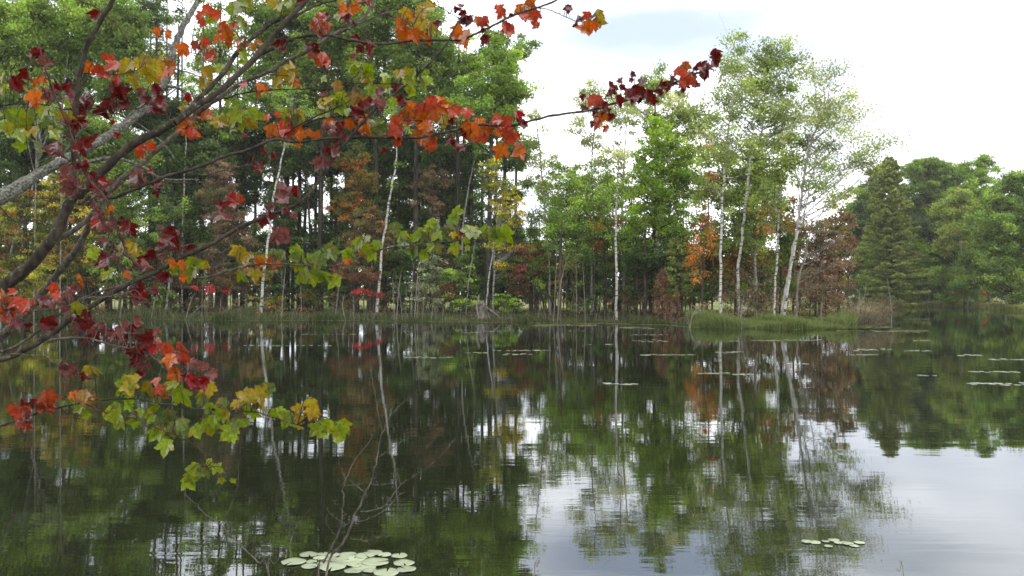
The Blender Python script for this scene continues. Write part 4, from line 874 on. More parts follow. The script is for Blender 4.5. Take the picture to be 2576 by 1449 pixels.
# tangled brush at the foot of the woods
rq = np.random.default_rng(41)
for k in range(50):
    x = -30 + k * 44 + rq.uniform(-14, 14); D = rq.uniform(75, 84) if x < 1400 else rq.uniform(66, 72) if x < 1740 else rq.uniform(59, 64)
    pl = ['br', 'gd', 'ug', 'ru', 'gm', 'br', 'oo'][rq.integers(7)] if x < 1740 else 'br'; h = rq.uniform(728, 760)
    make_tree('brush_shrub', 'low tangled bush at the foot of the far wood, ' + ord_[k] + ' from the left', 'shrub', D, [(x, 795), (x + 2, 775), (x + 4, h)], .025, M_BROWN,
              [(x, h + 12, 30, 16, .9), (x + rq.uniform(-14, 14), 782, 30, 12, .8)], pl, group='low bushes at the foot of the far wood', leaf=.085, n=22, cr=.35, twigs=4)
rg5 = np.random.default_rng(6); p_ = strip(-350, 1740, 600, 3, 61); T = Tubes()
for q in p_:
    h = rg5.uniform(.4, 1.3) * (1 if rg5.uniform() < .8 else 1.8); T.add(np.array([q, q + [rg5.normal() * .12 * h, rg5.normal() * .1, h * .6], q + [rg5.normal() * .3 * h, rg5.normal() * .1, h]]), [.012, .006], 3)
tag(T.build('dry_stalks', M_PALE), 'dry stalks and bare brush standing along the far waterline', 'dry stalks', kind='stuff')
# far wood beyond the meadow
rw = np.random.default_rng(9); V, C = [], []
for k in range(230):
    X = rw.uniform(-190, 260); Y = rw.uniform(250, 330); h = rw.uniform(12, 17) + 2.5 * sin(X * .04); w = rw.uniform(3, 6)
    m_ = 260; u = rw.normal(size=(m_, 3)); u /= np.linalg.norm(u, axis=1, keepdims=True); u *= rw.uniform(.3, 1, (m_, 1)) ** .5
    c = np.array([X, Y, h * .55]) + u * [w, w, h * .48]; V.append(c)
    C.append(np.array([(.06, .10, .045), (.05, .085, .045), (.09, .12, .04), (.10, .09, .04)][rw.integers(4)]) * rw.uniform(.7, 1.3, (m_, 1)))
c = np.concatenate(V); cc = np.concatenate(C); lf = rw.uniform(.5, 1.0, len(c)); v, f = leaf_quads(c, lf, lf * .6, rw)
tag(link_mesh('far_woods', v, f, M_LEAF, colors=np.repeat(cc, 4, axis=0)), 'hazy far wood beyond the meadow behind the trunks', 'woods', kind='stuff')

print('LEAVES', leafcount)

hz = link_mesh('haze', np.array([(x, y, z) for x in (-900, 900) for y in (-60, 600) for z in (-2.2, 60)], float), [np.array([[0, 1, 3, 2], [4, 6, 7, 5], [0, 4, 5, 1], [2, 3, 7, 6], [0, 2, 6, 4], [1, 5, 7, 3]])], None)
m = mat_new('haze_air'); v_ = N(m, 'ShaderNodeVolumePrincipled'); v_.inputs['Density'].default_value = .00022; v_.inputs['Color'].default_value = (1, .99, .97, 1); v_.inputs['Anisotropy'].default_value = .2
out = N(m, 'ShaderNodeOutputMaterial'); m.node_tree.links.new(v_.outputs[0], out.inputs['Volume']); hz.data.materials.append(m)
tag(hz, 'thin pale haze between the near maple and the far banks', 'haze', kind='stuff')

# ------------------------------------------------------------------ foreground maple
# branches: key, bark, (width in picture units start, end), (distance start, end), points
MB = [
 ('a', 'M', (36, 20), (4.6, 4.6), [(-330, 1010), (-150, 850), (0, 728), (50, 690), (88, 655), (138, 591), (176, 509), (211, 479), (255, 432), (331, 366), (440, 308)]),
 ('a1', 'M', (19, 10), (4.6, 5.0), [(440, 308), (498, 264), (557, 226), (653, 135), (703, 73), (755, 18), (790, -20), (860, -120)]),
 ('b', 'M', (13, 10), (4.68, 5.2), [(470, 288), (498, 250), (557, 190), (600, 128), (659, 76), (718, 35), (752, 5), (790, -60)]),
 ('c', 'P', (15, 8), (4.7, 5.5), [(103, 650), (132, 611), (187, 579), (234, 535), (293, 459), (346, 420), (400, 372), (448, 331), (498, 284), (557, 242), (615, 205), (674, 182), (718, 155), (771, 129), (838, 88), (897, 59), (926, 29), (945, -15)]),
 ('c1', 'P', (5, 2), (5.2, 5.4), [(897, 59), (950, 40), (997, 23), (1073, 0), (1110, -15)]),
 ('d', 'P', (26, 14), (6.0, 5.2), [(-140, 985), (-60, 905), (0, 850), (52, 800), (103, 743), (152, 679), (199, 617), (223, 567), (240, 528)]),
 ('e', 'M', (12, 12), (4.4, 4.55), [(290, -30), (284, 0), (258, 44), (230, 95), (211, 141), (199, 205), (190, 278), (184, 351), (185, 424), (184, 470), (180, 505)]),
 ('f', 'S', (4, 9), (4.2, 4.3), [(104, 140), (110, 165), (126, 205), (158, 284), (182, 346), (202, 410), (225, 455), (264, 497), (284, 541), (296, 576), (316, 626), (337, 658), (366, 685)]),
 ('g', 'M', (9, 5), (4.3, 4.9), [(264, 497), (290, 496), (322, 482), (381, 459), (410, 447), (498, 421), (557, 397), (624, 377), (692, 352), (750, 357), (850, 347), (960, 345), (1060, 345), (1150, 325), (1200, 315), (1290, 315), (1340, 303), (1390, 290), (1470, 280), (1530, 265), (1600, 245), (1680, 215), (1740, 190), (1785, 170), (1800, 157)]),
 ('g1', 'M', (5, 2.5), (4.62, 4.8), [(712, 352), (735, 330), (800, 300), (870, 293), (960, 300), (1060, 305), (1150, 320)]),
 ('g2', 'M', (5, 2.5), (4.6, 4.5), [(700, 350), (750, 316), (808, 287), (852, 269), (881, 252)]),
 ('g3', 'M', (3, 1.5), (4.85, 4.85), [(1465, 281), (1500, 258), (1515, 248), (1580, 250)]),
 ('h', 'M', (17, 3.5), (4.2, 4.5), [(-260, 930), (-120, 925), (0, 904), (44, 889), (122, 845), (177, 804), (258, 752), (325, 712), (381, 690), (410, 673), (469, 641), (527, 617), (586, 582), (645, 553), (712, 529), (755, 508), (793, 468), (835, 405), (879, 346), (912, 311), (956, 264), (1014, 220), (1073, 167), (1102, 135), (1126, 108), (1143, 73), (1158, 48)]),
 ('i', 'P', (7, 3), (4.35, 5.0), [(-20, 890), (44, 868), (110, 822), (185, 764), (199, 755), (249, 734), (322, 714), (381, 702), (439, 693), (510, 700), (557, 687), (615, 670), (645, 665), (694, 664), (775, 668), (821, 670), (863, 663), (906, 647), (955, 628), (1020, 618), (1117, 608), (1192, 603), (1231, 596), (1250, 583)]),
 ('j', 'P', (3, 4), (4.3, 4.25), [(-20, 760), (0, 767), (44, 784), (146, 775), (190, 764), (223, 749), (255, 748), (293, 743), (316, 740)]),
 ('k', 'P', (4, 2.5), (4.2, 4.2), [(30, 890), (66, 893), (111, 896), (129, 907), (148, 922)]),
 ('l', 'P', (7, 3), (4.25, 4.1), [(122, 858), (166, 850), (221, 852), (295, 871), (350, 882), (398, 907), (417, 930), (461, 937), (485, 930)]),
 ('m', 'M', (7, 3), (3.9, 4.2), [(-260, 1100), (-100, 1090), (0, 1070), (55, 1053), (129, 1029), (203, 1014), (258, 1005), (332, 1003), (406, 1014), (480, 1027), (553, 1029), (609, 1033), (664, 1042), (701, 1055), (760, 1072)]),
 ('m1', 'S', (4, 2), (4.0, 4.1), [(215, 1015), (245, 1030), (277, 1040), (332, 1051), (387, 1073), (443, 1096), (491, 1121), (516, 1147), (516, 1180)]),
 ('n', 'M', (8, 5), (5.0, 5.4), [(653, 138), (692, 120), (721, 103), (765, 91), (824, 89), (868, 98), (926, 108), (970, 111), (1029, 103), (1073, 101), (1134, 101), (1175, 95), (1204, 82), (1248, 61), (1292, 38), (1359, 17), (1394, 3), (1420, -12)]),
 ('n1', 'M', (2.5, 1.8), (5.35, 5.35), [(1350, 20), (1384, 26), (1419, 41), (1451, 53), (1475, 53), (1492, 44)]),
 ('o', 'M', (8, 5), (4.9, 5.2), [(703, 73), (745, 41), (768, 26), (809, 9), (850, -2), (900, -20)]),
 ('p', 'M', (4, 2.5), (5.0, 5.1), [(540, 250), (571, 246), (615, 234), (692, 226), (765, 224), (833, 224), (870, 214), (891, 210), (985, 211), (1023, 214)]),
 ('p1', 'S', (3, 1.5), (5.0, 5.0), [(660, 186), (692, 188), (736, 192), (786, 202), (833, 211), (870, 213)]),
 ('p2', 'S', (2.5, 1.5), (5.0, 5.0), [(858, 216), (897, 190), (909, 164)]),
 ('q', 'M', (5, 3), (4.5, 4.6), [(-60, 268), (0, 265), (59, 261), (117, 265), (161, 275), (205, 275), (243, 272), (264, 261)]),
 ('q1', 'S', (3, 2), (4.55, 4.6), [(255, 268), (300, 275), (352, 272), (369, 258)]),
 ('r', 'S', (3.5, 2), (4.5, 4.7), [(150, -12), (193, 0), (234, 15), (258, 32), (293, 59), (316, 97), (343, 141)]),
 ('s', 'S', (2.5, 1.6), (4.5, 4.5), [(200, 184), (220, 186), (264, 189), (316, 185), (352, 173), (366, 155)]),
 ('t', 'S', (2.5, 1.6), (4.65, 4.6), [(425, 318), (445, 322), (500, 325), (551, 324), (595, 323)]),
 ('u', 'S', (3, 1.6), (4.9, 5.0), [(430, 160), (445, 138), (469, 133), (498, 136), (542, 144), (586, 135)]),
 ('v', 'S', (3, 2), (4.9, 4.9), [(440, 173), (484, 185), (527, 202), (560, 215)]),
 ('w', 'P', (3, 1.8), (4.4, 4.3), [(660, 548), (647, 541), (615, 521), (592, 510)]),
 ('x', 'P', (3, 1.6), (4.4, 4.5), [(404, 456), (439, 458), (470, 460), (495, 466)]),
 ('y', 'P', (3.5, 1.8), (4.5, 4.6), [(468, 432), (520, 440), (560, 430), (621, 415), (659, 424), (680, 406)]),
 ('z', 'P', (3, 1.8), (4.4, 4.5), [(500, 678), (522, 676), (557, 666), (601, 663)]),
 ('aa', 'P', (2.5, 1.4), (4.35, 4.4), [(530, 616), (540, 630), (557, 636), (583, 620)]),
 ('ab', 'P', (3, 1.8), (4.3, 4.25), [(286, 606), (295, 625), (330, 648)]),
 ('ac', 'P', (3, 2), (4.3, 4.3), [(293, 655), (304, 690), (316, 716)]),
 ('ad', 'P', (3, 2), (4.25, 4.2), [(122, 845), (85, 815), (46, 797)]),
 ('ae', 'P', (3, 1.6), (4.25, 4.2), [(160, 812), (146, 795), (130, 775)]),
 ('af', 'M', (4, 2), (4.6, 4.9), [(745, -10), (790, 0), (860, 20), (960, -8)]),
 ('ag', 'M', (3, 1.6), (5.1, 5.2), [(1075, -10), (1085, 5), (1145, 40), (1185, 60)]),
 ('ah', 'S', (2.5, 1.6), (5.2, 5.2), [(900, -10), (930, 15), (960, 30), (1020, 60), (1040, 68)]),
 ('ai', 'M', (3, 1.6), (4.6, 4.8), [(0, 520), (25, 548), (50, 565), (68, 600), (70, 650)]),
 ('aj', 'S', (2.5, 1.4), (4.8, 4.9), [(604, 128), (620, 90), (618, 30), (605, -15)]),
 ('ak', 'S', (2, 1.2), (4.9, 4.9), [(408, 72), (400, 110), (385, 140)]),
]
LF = {}
LF['1'] = """815 120 110 R;330 470 140 R;430 560 150 P;215 650 160 R;125 630 80 G;310 710 90 O;45 670 100 Y;70 780 110 Y;210 740 100 G;300 840 150 O;400 780 110 P;490 760 110 R;570 740 110 R;620 830 120 P;700 900 150 R;760 870 90 P;60 1010 150 G;170 1000 150 G;270 980 130 K;370 960 120 G;400 1080 140 K;60 1100 130 G;180 1170 140 G;320 1130 110 Y;350 1260 150 K;480 1160 120 G;180 1250 110 G;550 880 100 G;530 1000 110 Y;600 1090 150 P;640 1070 120 R;520 1280 180 P;720 1270 150 R;740 1400 60 C;760 580 110 O;850 610 130 S;950 500 90 S;980 580 130 S;1000 680 110 S;1100 560 120 Y;1210 560 150 Y;1320 540 150 K;1300 650 150 Y;1400 620 140 O;1150 680 110 Y;1390 510 100 Y;980 750 110 P;1020 810 150 R;950 900 140 R;1100 930 150 R;1220 790 90 P;1340 760 110 R;1260 840 120 P;1380 870 120 R;1340 930 140 R;1420 930 80 P;970 1045 60 C;1350 270 80 O;1450 280 60 O;1570 420 120 O;1780 80 100 S;1720 130 80 S;1820 150 110 G;1740 200 70 S;2000 70 130 G;2130 40 110 G;2350 30 110 Y;2420 80 90 G;1900 260 90 O;1950 300 120 O;2010 230 90 S;1960 360 70 O;2080 220 80 G;1760 360 100 S;1780 440 110 Y;1870 340 80 O;2060 360 70 S;2110 370 60 S;2180 400 60 O;2090 480 90 G;1710 530 80 G;1800 500 90 S;1780 620 120 Y;1750 700 100 Y;1900 600 100 G;1960 640 80 Y;2390 380 90 R;2440 430 60 R;1610 840 100 C;1680 860 70 S;1590 950 90 Y;1760 980 110 O;1700 1020 70 P;1600 1090 140 O;1640 1140 90 S;2230 750 80 O;2220 800 70 O;2440 640 130 Y;2380 700 100 Y;2500 660 100 Y;2540 750 90 O;2100 740 80 S;2020 900 80 G;1960 890 70 G;2020 1010 120 G;1920 1050 110 Y;2040 1090 120 G;2150 980 120 G;2160 1060 110 Y;2240 1000 90 G;2100 1160 60 P;2300 1010 70 S;2420 1120 140 S;2330 1120 120 O;2480 1110 100 S;2500 980 110 Y;2560 1100 90 O;1200 1260 90 S;1290 1250 90 S;1200 1320 90 S"""
LF['2'] = """570 240 140 P;630 350 170 P;700 320 80 P;750 170 100 R;800 220 90 R;880 270 80 C;830 330 110 P;970 320 130 P;950 390 120 R;870 430 80 P;960 500 60 O;870 570 110 P;830 640 110 S;910 660 130 P;1120 660 150 R;1040 630 60 R;1210 250 140 P;1290 185 50 C;1350 280 120 R;1370 370 90 R;880 790 120 P;930 930 160 R;1010 930 90 P;900 1000 90 R;800 890 120 G;930 1090 100 G;1050 840 110 Y;1140 840 100 Y;1100 1070 90 O;1440 770 170 R;1420 750 120 P;1530 740 120 R;1500 820 130 R;1300 930 170 R;1390 900 110 P;1270 980 120 P;1390 1090 130 R;1470 960 70 O;1560 980 80 O;1640 960 100 G;1660 1070 150 G;1750 990 100 Y;1500 1010 80 G;1970 420 150 C;2060 420 80 S;1900 470 90 R;1940 570 160 P;2170 90 80 R;2350 50 80 R;2240 130 60 C;2230 190 50 R;2430 420 170 P;2540 360 130 R;2460 520 90 P;2230 620 120 C;2310 570 80 R;2310 500 70 P;2370 740 170 P;650 1180 110 P;490 1240 110 S;560 1290 120 P;660 1350 110 G;590 1370 120 P;60 1330 150 O;30 1300 90 O;200 1340 150 S;110 1290 80 S;380 1310 120 P;450 1330 90 P;60 1400 120 O;100 1380 80 R;260 1340 80 S;1150 1220 130 R;1300 1200 100 P;1180 1280 110 P;1230 1240 100 C;750 1410 110 R;2060 890 130 Y;2130 930 120 Y;2230 960 100 O;2330 970 110 O;2070 1080 130 G;2180 1080 130 Y;2390 900 80 K;2540 940 110 G;700 1150 70 O"""
LF['c'] = """40 130 120 O;30 200 110 S;180 120 100 S;90 260 70 P;140 260 80 P;200 280 80 R;320 250 120 R;370 250 100 P;400 60 80 S;450 110 90 P;530 270 90 P;620 190 70 R;620 270 110 R;660 330 110 R;710 300 90 P;750 330 80 P;820 300 90 P;840 350 90 R;890 290 90 R;920 230 90 P;860 420 110 R;900 440 100 R;580 380 80 R;990 340 130 R;1040 320 80 R;1020 370 70 P;1050 420 80 C;960 500 100 R;1000 540 90 P;970 590 100 R;1130 420 110 S;1210 420 120 S;1250 480 80 S;1170 500 110 O;1200 590 120 O;1280 540 110 P;1390 560 100 P;1310 640 120 C;1260 620 70 R;1330 680 70 P;450 550 110 P;520 570 110 P;580 610 90 R;600 560 70 Y;650 570 110 Y;320 750 120 D;290 790 100 D;90 830 80 S;130 870 90 S;150 930 80 D;190 870 60 P;230 790 70 R;500 740 70 O;580 740 100 B;640 740 90 B;540 830 70 G;440 800 60 G;860 660 110 G;890 680 110 Y;1000 690 120 Y;1090 720 120 B;1090 650 80 S;1190 680 90 G;1240 740 160 G;1430 690 110 Y;790 820 90 G;880 810 80 G;790 880 110 G;920 910 90 G;960 850 60 G;1060 820 70 G;1060 1000 110 G;1140 1090 120 G;1040 900 80 G;1150 880 110 K;1190 960 110 K;1240 930 90 K;1390 770 90 K;1440 830 110 G;1530 790 90 K;1540 880 80 Y;1450 910 90 G;1350 980 110 G;1430 960 110 G;1570 990 130 G;1610 950 90 K;1620 800 80 Y;1690 740 110 Y;1770 740 100 Y;1830 690 110 K;1780 800 80 Y;1740 860 90 G;1850 860 90 G;1630 930 70 G;1960 900 120 G;2040 900 80 Y;2120 800 110 Y;2130 850 100 Y;2150 970 120 G;2230 940 100 G;2320 980 110 G;2280 960 90 G;1320 1240 110 G;1290 1310 110 G;1440 1200 80 G;1370 1260 80 K;1500 1250 50 G;1510 1320 60 G"""
LF['3'] = """70 70 110 G;90 20 60 G;210 20 60 R;380 180 110 S;450 140 60 R;460 220 70 S;360 240 80 S;390 300 70 R;580 70 80 O;610 160 110 R;690 60 110 O;800 15 70 S;560 150 100 G;610 30 80 Y;300 400 100 R;350 430 90 R;300 490 100 S;410 500 110 S;730 420 90 R;830 430 90 R;810 470 70 P;760 380 60 R;1090 210 110 O;1130 270 90 O;1200 300 130 O;1240 220 140 Y;1330 250 130 Y;1120 110 100 Y;1260 130 120 Y;1310 340 80 O;1060 170 60 O;1400 210 80 R;1560 75 70 R;1610 110 80 R;1650 170 130 R;1560 250 110 O;1540 320 110 O;1660 320 150 O;1740 180 90 O;1800 170 80 S;1790 260 60 R;1810 340 110 R;1940 110 110 S;1990 230 120 S;2110 90 130 O;2190 60 140 O;2240 130 100 S;2130 150 80 S;2030 130 50 R;2520 75 80 R;680 600 90 G;790 590 110 G;930 670 100 G;1060 640 90 Y;1190 630 100 G;1300 620 60 G;1250 740 110 G;1130 700 80 G;530 740 100 B;450 820 90 P;570 830 120 G;470 880 100 Y;430 940 110 G;560 940 100 G;700 850 130 B;620 980 110 G;700 770 60 P;830 780 130 G;800 700 90 Y;910 810 110 P;980 790 70 G;1010 870 80 G;430 680 70 G;1150 760 90 G;1040 750 90 R;1060 870 120 R;1110 930 110 R;760 930 130 R;800 880 90 R;940 920 120 P;870 1060 110 K;910 1110 110 K;100 1000 130 G;180 1020 110 G;60 1110 140 S;150 1130 90 O;220 1160 100 O;290 1150 100 O;20 980 60 S;450 1050 90 O;500 1080 90 O;650 1070 100 O;730 1020 80 O;780 1110 110 O;840 1050 110 G;540 1160 130 R;590 1170 90 P;500 1140 80 P;540 1230 90 R;440 1290 110 R;500 1320 90 P;380 1400 140 P;920 1290 70 R;1030 1040 110 S;1020 1130 120 S;1050 1190 90 S;1140 970 120 O;1170 910 90 O;1130 1040 80 O;1250 940 120 S;1340 880 130 S;1380 970 150 O;1450 910 130 O;1540 960 120 S;1290 1000 90 O;1310 1100 150 O;1340 1220 140 O;1340 1260 90 S;1520 1050 80 R;1450 1040 110 Y;1560 1010 70 Y;1650 980 110 S;1690 1120 150 O;1640 1090 100 O;1740 1180 100 S;1800 1130 130 O;1840 1100 100 O;1550 1200 130 R;1570 1270 90 R;1880 1090 110 S;1920 1060 90 R;1990 1040 110 S;2010 1140 140 S;2090 1000 110 C;2130 1070 90 R;1940 1290 150 O"""
LF['5'] = """150 80 80 R;310 130 100 S;340 230 130 O;390 220 90 O;240 220 80 R;450 190 110 Y;280 840 80 R;370 870 130 S;300 920 90 P;380 960 70 R;460 910 100 R;500 950 60 R;450 1000 110 O;380 1060 90 R;410 1080 80 S;530 1015 80 R;505 740 100 R;600 715 80 R;700 640 70 R;690 690 60 R;510 810 60 R;780 720 100 R;660 810 110 R;710 820 130 R;590 870 120 R;790 800 120 R;840 820 120 R;760 850 100 R;960 730 90 R;1030 690 90 R;940 790 80 R;1000 750 80 R;1165 570 100 O;1150 640 90 S;1210 680 120 S;1150 730 120 R;1220 640 60 P;1130 770 70 R;1270 580 100 R;1320 580 130 R;1340 640 90 R;1360 580 70 P;1430 500 120 R;1420 550 90 R"""
LF['4'] = """1130 600 100 K;1190 660 80 G;1160 710 90 G;830 730 110 G;760 820 110 G;900 790 110 B;970 740 110 G;910 690 70 G;640 800 110 K;750 860 50 O;940 820 90 G;240 810 90 K;390 850 120 G;340 830 90 K;530 860 140 K;450 960 140 G;580 990 130 G;400 990 100 G;510 930 90 G;1330 660 130 G;1420 650 130 G;1510 650 130 K;1410 570 90 G;1570 530 110 G;1440 590 90 K;1300 690 100 G;1370 620 90 G;1260 780 110 K;1390 760 90 G;1450 760 90 K;1690 650 130 G;1640 640 60 C;1590 760 110 G;1570 660 60 Y;1670 700 60 G;1820 620 90 G;1880 640 90 K;1940 640 130 G;1930 530 60 K;1920 610 40 R;1900 690 80 G;1970 610 90 G"""
TR = {'1': (.293, 0, 0), '2': (.293, 0, 377), 'c': (.3689, 0, 723), '3': (.293, 692, 0), '5': (.293, 1384, 0), '4': (.3256, 629, 377)}
# surface colours of the leaves: centre colour, edge colour, curl
LC = {'R': ((.20, .026, .024), (.11, .018, .018), 1.0), 'P': ((.30, .12, .11), (.21, .06, .058), 1.1), 'C': ((.42, .035, .035), (.26, .018, .022), .8),
      'S': ((.62, .12, .065), (.50, .07, .05), .35), 'O': ((.66, .19, .03), (.62, .10, .025), .3), 'D': ((.36, .07, .025), (.28, .04, .02), .4),
      'Y': ((.38, .34, .035), (.46, .26, .03), .3), 'G': ((.24, .36, .03), (.30, .37, .035), .25), 'K': ((.15, .22, .07), (.20, .26, .06), .3), 'B': ((.34, .23, .06), (.36, .17, .06), .35)}
OUT = [(0.03, .0), (.10, -.03), (.20, .0), (.33, .02), (.38, .07), (.34, .13), (.30, .17), (.38, .22), (.46, .30), (.53, .36), (.50, .42), (.60, .50), (.62, .60), (.54, .58), (.50, .64), (.42, .60), (.36, .62), (.30, .56), (.25, .52),
       (.28, .60), (.27, .68), (.22, .70), (.24, .80), (.16, .82), (.15, .90), (.08, .92), (.045, 1.0)]
OUT = np.array(OUT + [(0, 1.08)] + [(-x, y) for x, y in OUT[::-1]])
OUT[:, 1] = 1.0 * OUT[:, 1]
def leaf_template():
    c = np.array([0, .36]); rings = [np.array([c])]
    for s_ in (.3, .62, .85): rings.append(c + (OUT - c) * s_ * (1 if s_ < .8 else 1))
    rings.append(OUT)
    v = np.concatenate(rings); n = len(OUT); f3, f4 = [], []
    for i in range(n):
        j = (i + 1) % n
        f3.append((0, 1 + i, 1 + j))
        for r_ in range(3):
            a = 1 + r_ * n; b_ = a + n; f4.append((a + i, b_ + i, b_ + j, a + j))
    edge = np.concatenate([[0], np.repeat([.15, .4, .75, 1.0], n)])
    return v - [0, .0], np.array(f3), np.array(f4), edge
LV, LF3, LF4, LEDGE = leaf_template()
rl = np.random.default_rng(2024)
def make_leaf(base, size, rot, kind, pitch, yaw):
    """leaf hanging from `base`; rot 0 = tip down; returns verts, colours"""
    c0, c1, curl = LC[kind]; v = LV.copy(); x, y = v[:, 0] * rl.uniform(.82, 1.1), v[:, 1]
    curl = curl * rl.uniform(.6, 1.3)
    fold = rl.uniform(.05, .35) + curl * .35
    z = np.abs(x) * fold
    x = x * (1 - .22 * fold)
    z = z - .16 * curl * (y - .3) ** 2 * rl.choice([-1, 1.6]) + .05 * np.sin(5 * x + rl.uniform(0, 6)) * np.cos(4 * y + rl.uniform(0, 6)) + .035 * curl * rl.normal(size=len(x)) * LEDGE
    if curl > .6:       # rolled, dried leaf: bend about the midrib and along the tip
        k = curl * rl.uniform(1.0, 2.3); th = x * k; x = np.sin(th) / k; z = z + (1 - np.cos(th)) / k
        k2 = rl.uniform(.5, 1.9) * rl.choice([-1, 1]); th = (y - .2) * k2; y2 = np.sin(th) / k2 + .2; z = z + (1 - np.cos(th)) / k2; y = y2
    p = np.stack([x, -y, z], 1) * size            # in a frame: X right, Y up, Z toward the camera
    cz, sz = cos(rot), sin(rot); p = p @ np.array([[cz, -sz, 0], [sz, cz, 0], [0, 0, 1]]).T
    cp, sp_ = cos(pitch), sin(pitch); p = p @ np.array([[1, 0, 0], [0, cp, -sp_], [0, sp_, cp]]).T
    cy, sy = cos(yaw), sin(yaw); p = p @ np.array([[cy, 0, sy], [0, 1, 0], [-sy, 0, cy]]).T
    w = np.stack([p[:, 0], -p[:, 2], p[:, 1]], 1) + base
    val = rl.uniform(.8, 1.2); t = np.clip(LEDGE * rl.uniform(.3, 1.1) + .18 * rl.normal(size=len(LEDGE)), 0, 1)[:, None]
    rib = (np.abs(LV[:, 0]) < .05)[:, None]
    c = (np.array(c0) * (1 - t) + np.array(c1) * t) * val * (.62, .55, .60)[0]; c = np.where(rib, c * .8, c)
    if kind in 'GKYB':
        sp = np.exp(-((LV[:, 0] - rl.uniform(-.4, .4)) ** 2 + (LV[:, 1] - rl.uniform(.1, .8)) ** 2) / .05)[:, None] * rl.uniform(0, .7)
        c = c * (1 - sp) + np.array([.34, .17, .04]) * sp
    return w, c

bark_of = {'M': M_MAPLE, 'P': M_MAPLEP, 'S': M_SPRIG}
tbase = np.array([-3.6, 3.4, 0.0]); tbase[2] = gz(-3.6, 3.4)
maple = empty('maple_tree', tbase)
tag(maple, 'foreground maple with red, orange and yellow green autumn leaves reaching over the pond', 'tree')
T = Tubes()
fork = np.array([-3.3, 3.9, 1.15])
T.add(smooth_path([tbase - [0, 0, .3], tbase + [.05, .1, .5], fork, np.array([-2.9, 4.3, 1.62])], 5), [.19, .15, .13, .085], 12)
T.add(smooth_path([fork - [0, 0, .2], np.array([-3.0, 4.4, 1.2]), P(-260, 930, 4.2)], 5), [.07, .05, .035], 8)
T.add(smooth_path([fork - [0, 0, .5], np.array([-2.9, 3.9, 1.0]), P(-260, 1100, 3.9)], 5), [.05, .03, .018], 8)
T.add(smooth_path([fork, np.array([-3.1, 4.9, 1.4]), P(-140, 985, 6.0)], 5), [.08, .06, .04], 8)
T.add(smooth_path([np.array([-2.9, 4.3, 1.6]), P(-330, 1010, 4.6)], 5), [.085, .06], 8)
T.build('trunk', M_MAPLE, maple)
paths = {}
branch_ob = {}
for key, bk, (w0, w1), (d0, d1), pts in MB:
    n = len(pts); cum = np.concatenate([[0], np.cumsum([math.dist(pts[i], pts[i + 1]) for i in range(n - 1)])]); cum /= cum[-1]
    q = np.array([P(x, y, d0 + (d1 - d0) * t) for (x, y), t in zip(pts, cum)])
    q = smooth_path(q, 5); k = len(q)
    q[1:-1] += rl.normal(size=(k - 2, 3)) * .0016
    tt = np.linspace(0, 1, k); wv = (w0 + (w1 - w0) * tt ** .8) * 1.0
    rad = wv * .5 * q[:, 1] / F
    # little nodes and swellings along the wood
    rad = rad * (1 + .06 * np.sin(np.arange(k) * 1.7 + len(key)) + .05 * rl.normal(size=k))
    T = Tubes(); T.add(q, list(rad), 10 if w0 > 8 else 7)
    # bud spurs
    for _ in range(int(cum.size * .9)):
        j = rl.integers(1, k - 1); d = rl.normal(size=3); d[2] = abs(d[2]); d /= np.linalg.norm(d)
        ln = rl.uniform(.008, .03) + rad[j]
        T.add(np.array([q[j], q[j] + d * ln]), [max(.0016, rad[j] * .22), .001], 4)
    branch_ob[key] = (T, bark_of[bk])
    paths[key] = q
# leaves: hang each from the nearest twig
allp = [(k, q, np.array([[ (lambda v: (CX + F * v[0] / (v[1]*cos(PITCH) + (v[2]-CAMZ)*sin(PITCH)), CY - F * ((v[2]-CAMZ)*cos(PITCH) - v[1]*sin(PITCH)) / (v[1]*cos(PITCH) + (v[2]-CAMZ)*sin(PITCH))))(p) for p in q]])[0]) for k, q in paths.items()]
leaves_of = {k: ([], []) for k in paths}; stalks = {k: Tubes() for k in paths}
for zk, s in LF.items():
    sc_, ox, oy = TR[zk]
    for it in s.split(';'):
        x, y, sz, kd = it.split(); x, y, sz = float(x) * sc_ + ox, float(y) * sc_ + oy, float(sz) * sc_
        if kd not in LC: continue
        best = None
        for k, q, pq in allp:
            if k in ('a', 'b', 'd', 'e', 'a1'): pen = 45
            else: pen = 0
            d = np.hypot(pq[:, 0] - x, (pq[:, 1] - y) * .9); i = int(d.argmin())
            if best is None or d[i] + pen < best[0]: best = (d[i] + pen, k, i)
        _, k, i = best; q = paths[k]; D = q[i, 1] + rl.uniform(-.10, .10)
        size = sz * D / F * (1.02 if kd in 'RPC' else 1.04)
        for rep in range(1 + (rl.uniform() < (.45 if kd in 'RPC' else .7)) + (rl.uniform() < .25)):
            rot = rl.normal() * .55 + (rep * rl.choice([-1, 1]) * .9)
            if kd in 'RPC': rot = rl.normal() * .9
            pitch = rl.normal() * .38 + .1; yaw = rl.normal() * .42
            dd = D + rep * .04
            ctr = P(x + (rep > 0) * rl.normal() * 13, y + (rep > 0) * rl.normal() * 11, dd)
            hang = np.array([sin(rot), 0, -cos(rot)]) * size * .42
            bp_ = ctr - hang
            v, c = make_leaf(bp_, size, rot, kd, pitch, yaw)
            leaves_of[k][0].append(v); leaves_of[k][1].append(c)
            a = q[min(len(q) - 1, max(0, i + rl.integers(-1, 2)))]
            md = (a + bp_) / 2 + np.array([0, 0, .022 + .1 * np.linalg.norm(a - bp_)]) + rl.normal(size=3) * .006
            stalks[k].add(smooth_path([a, md, bp_], 4), [.0020 + .004 * min(.5, np.linalg.norm(a - bp_)), .0013], 4)
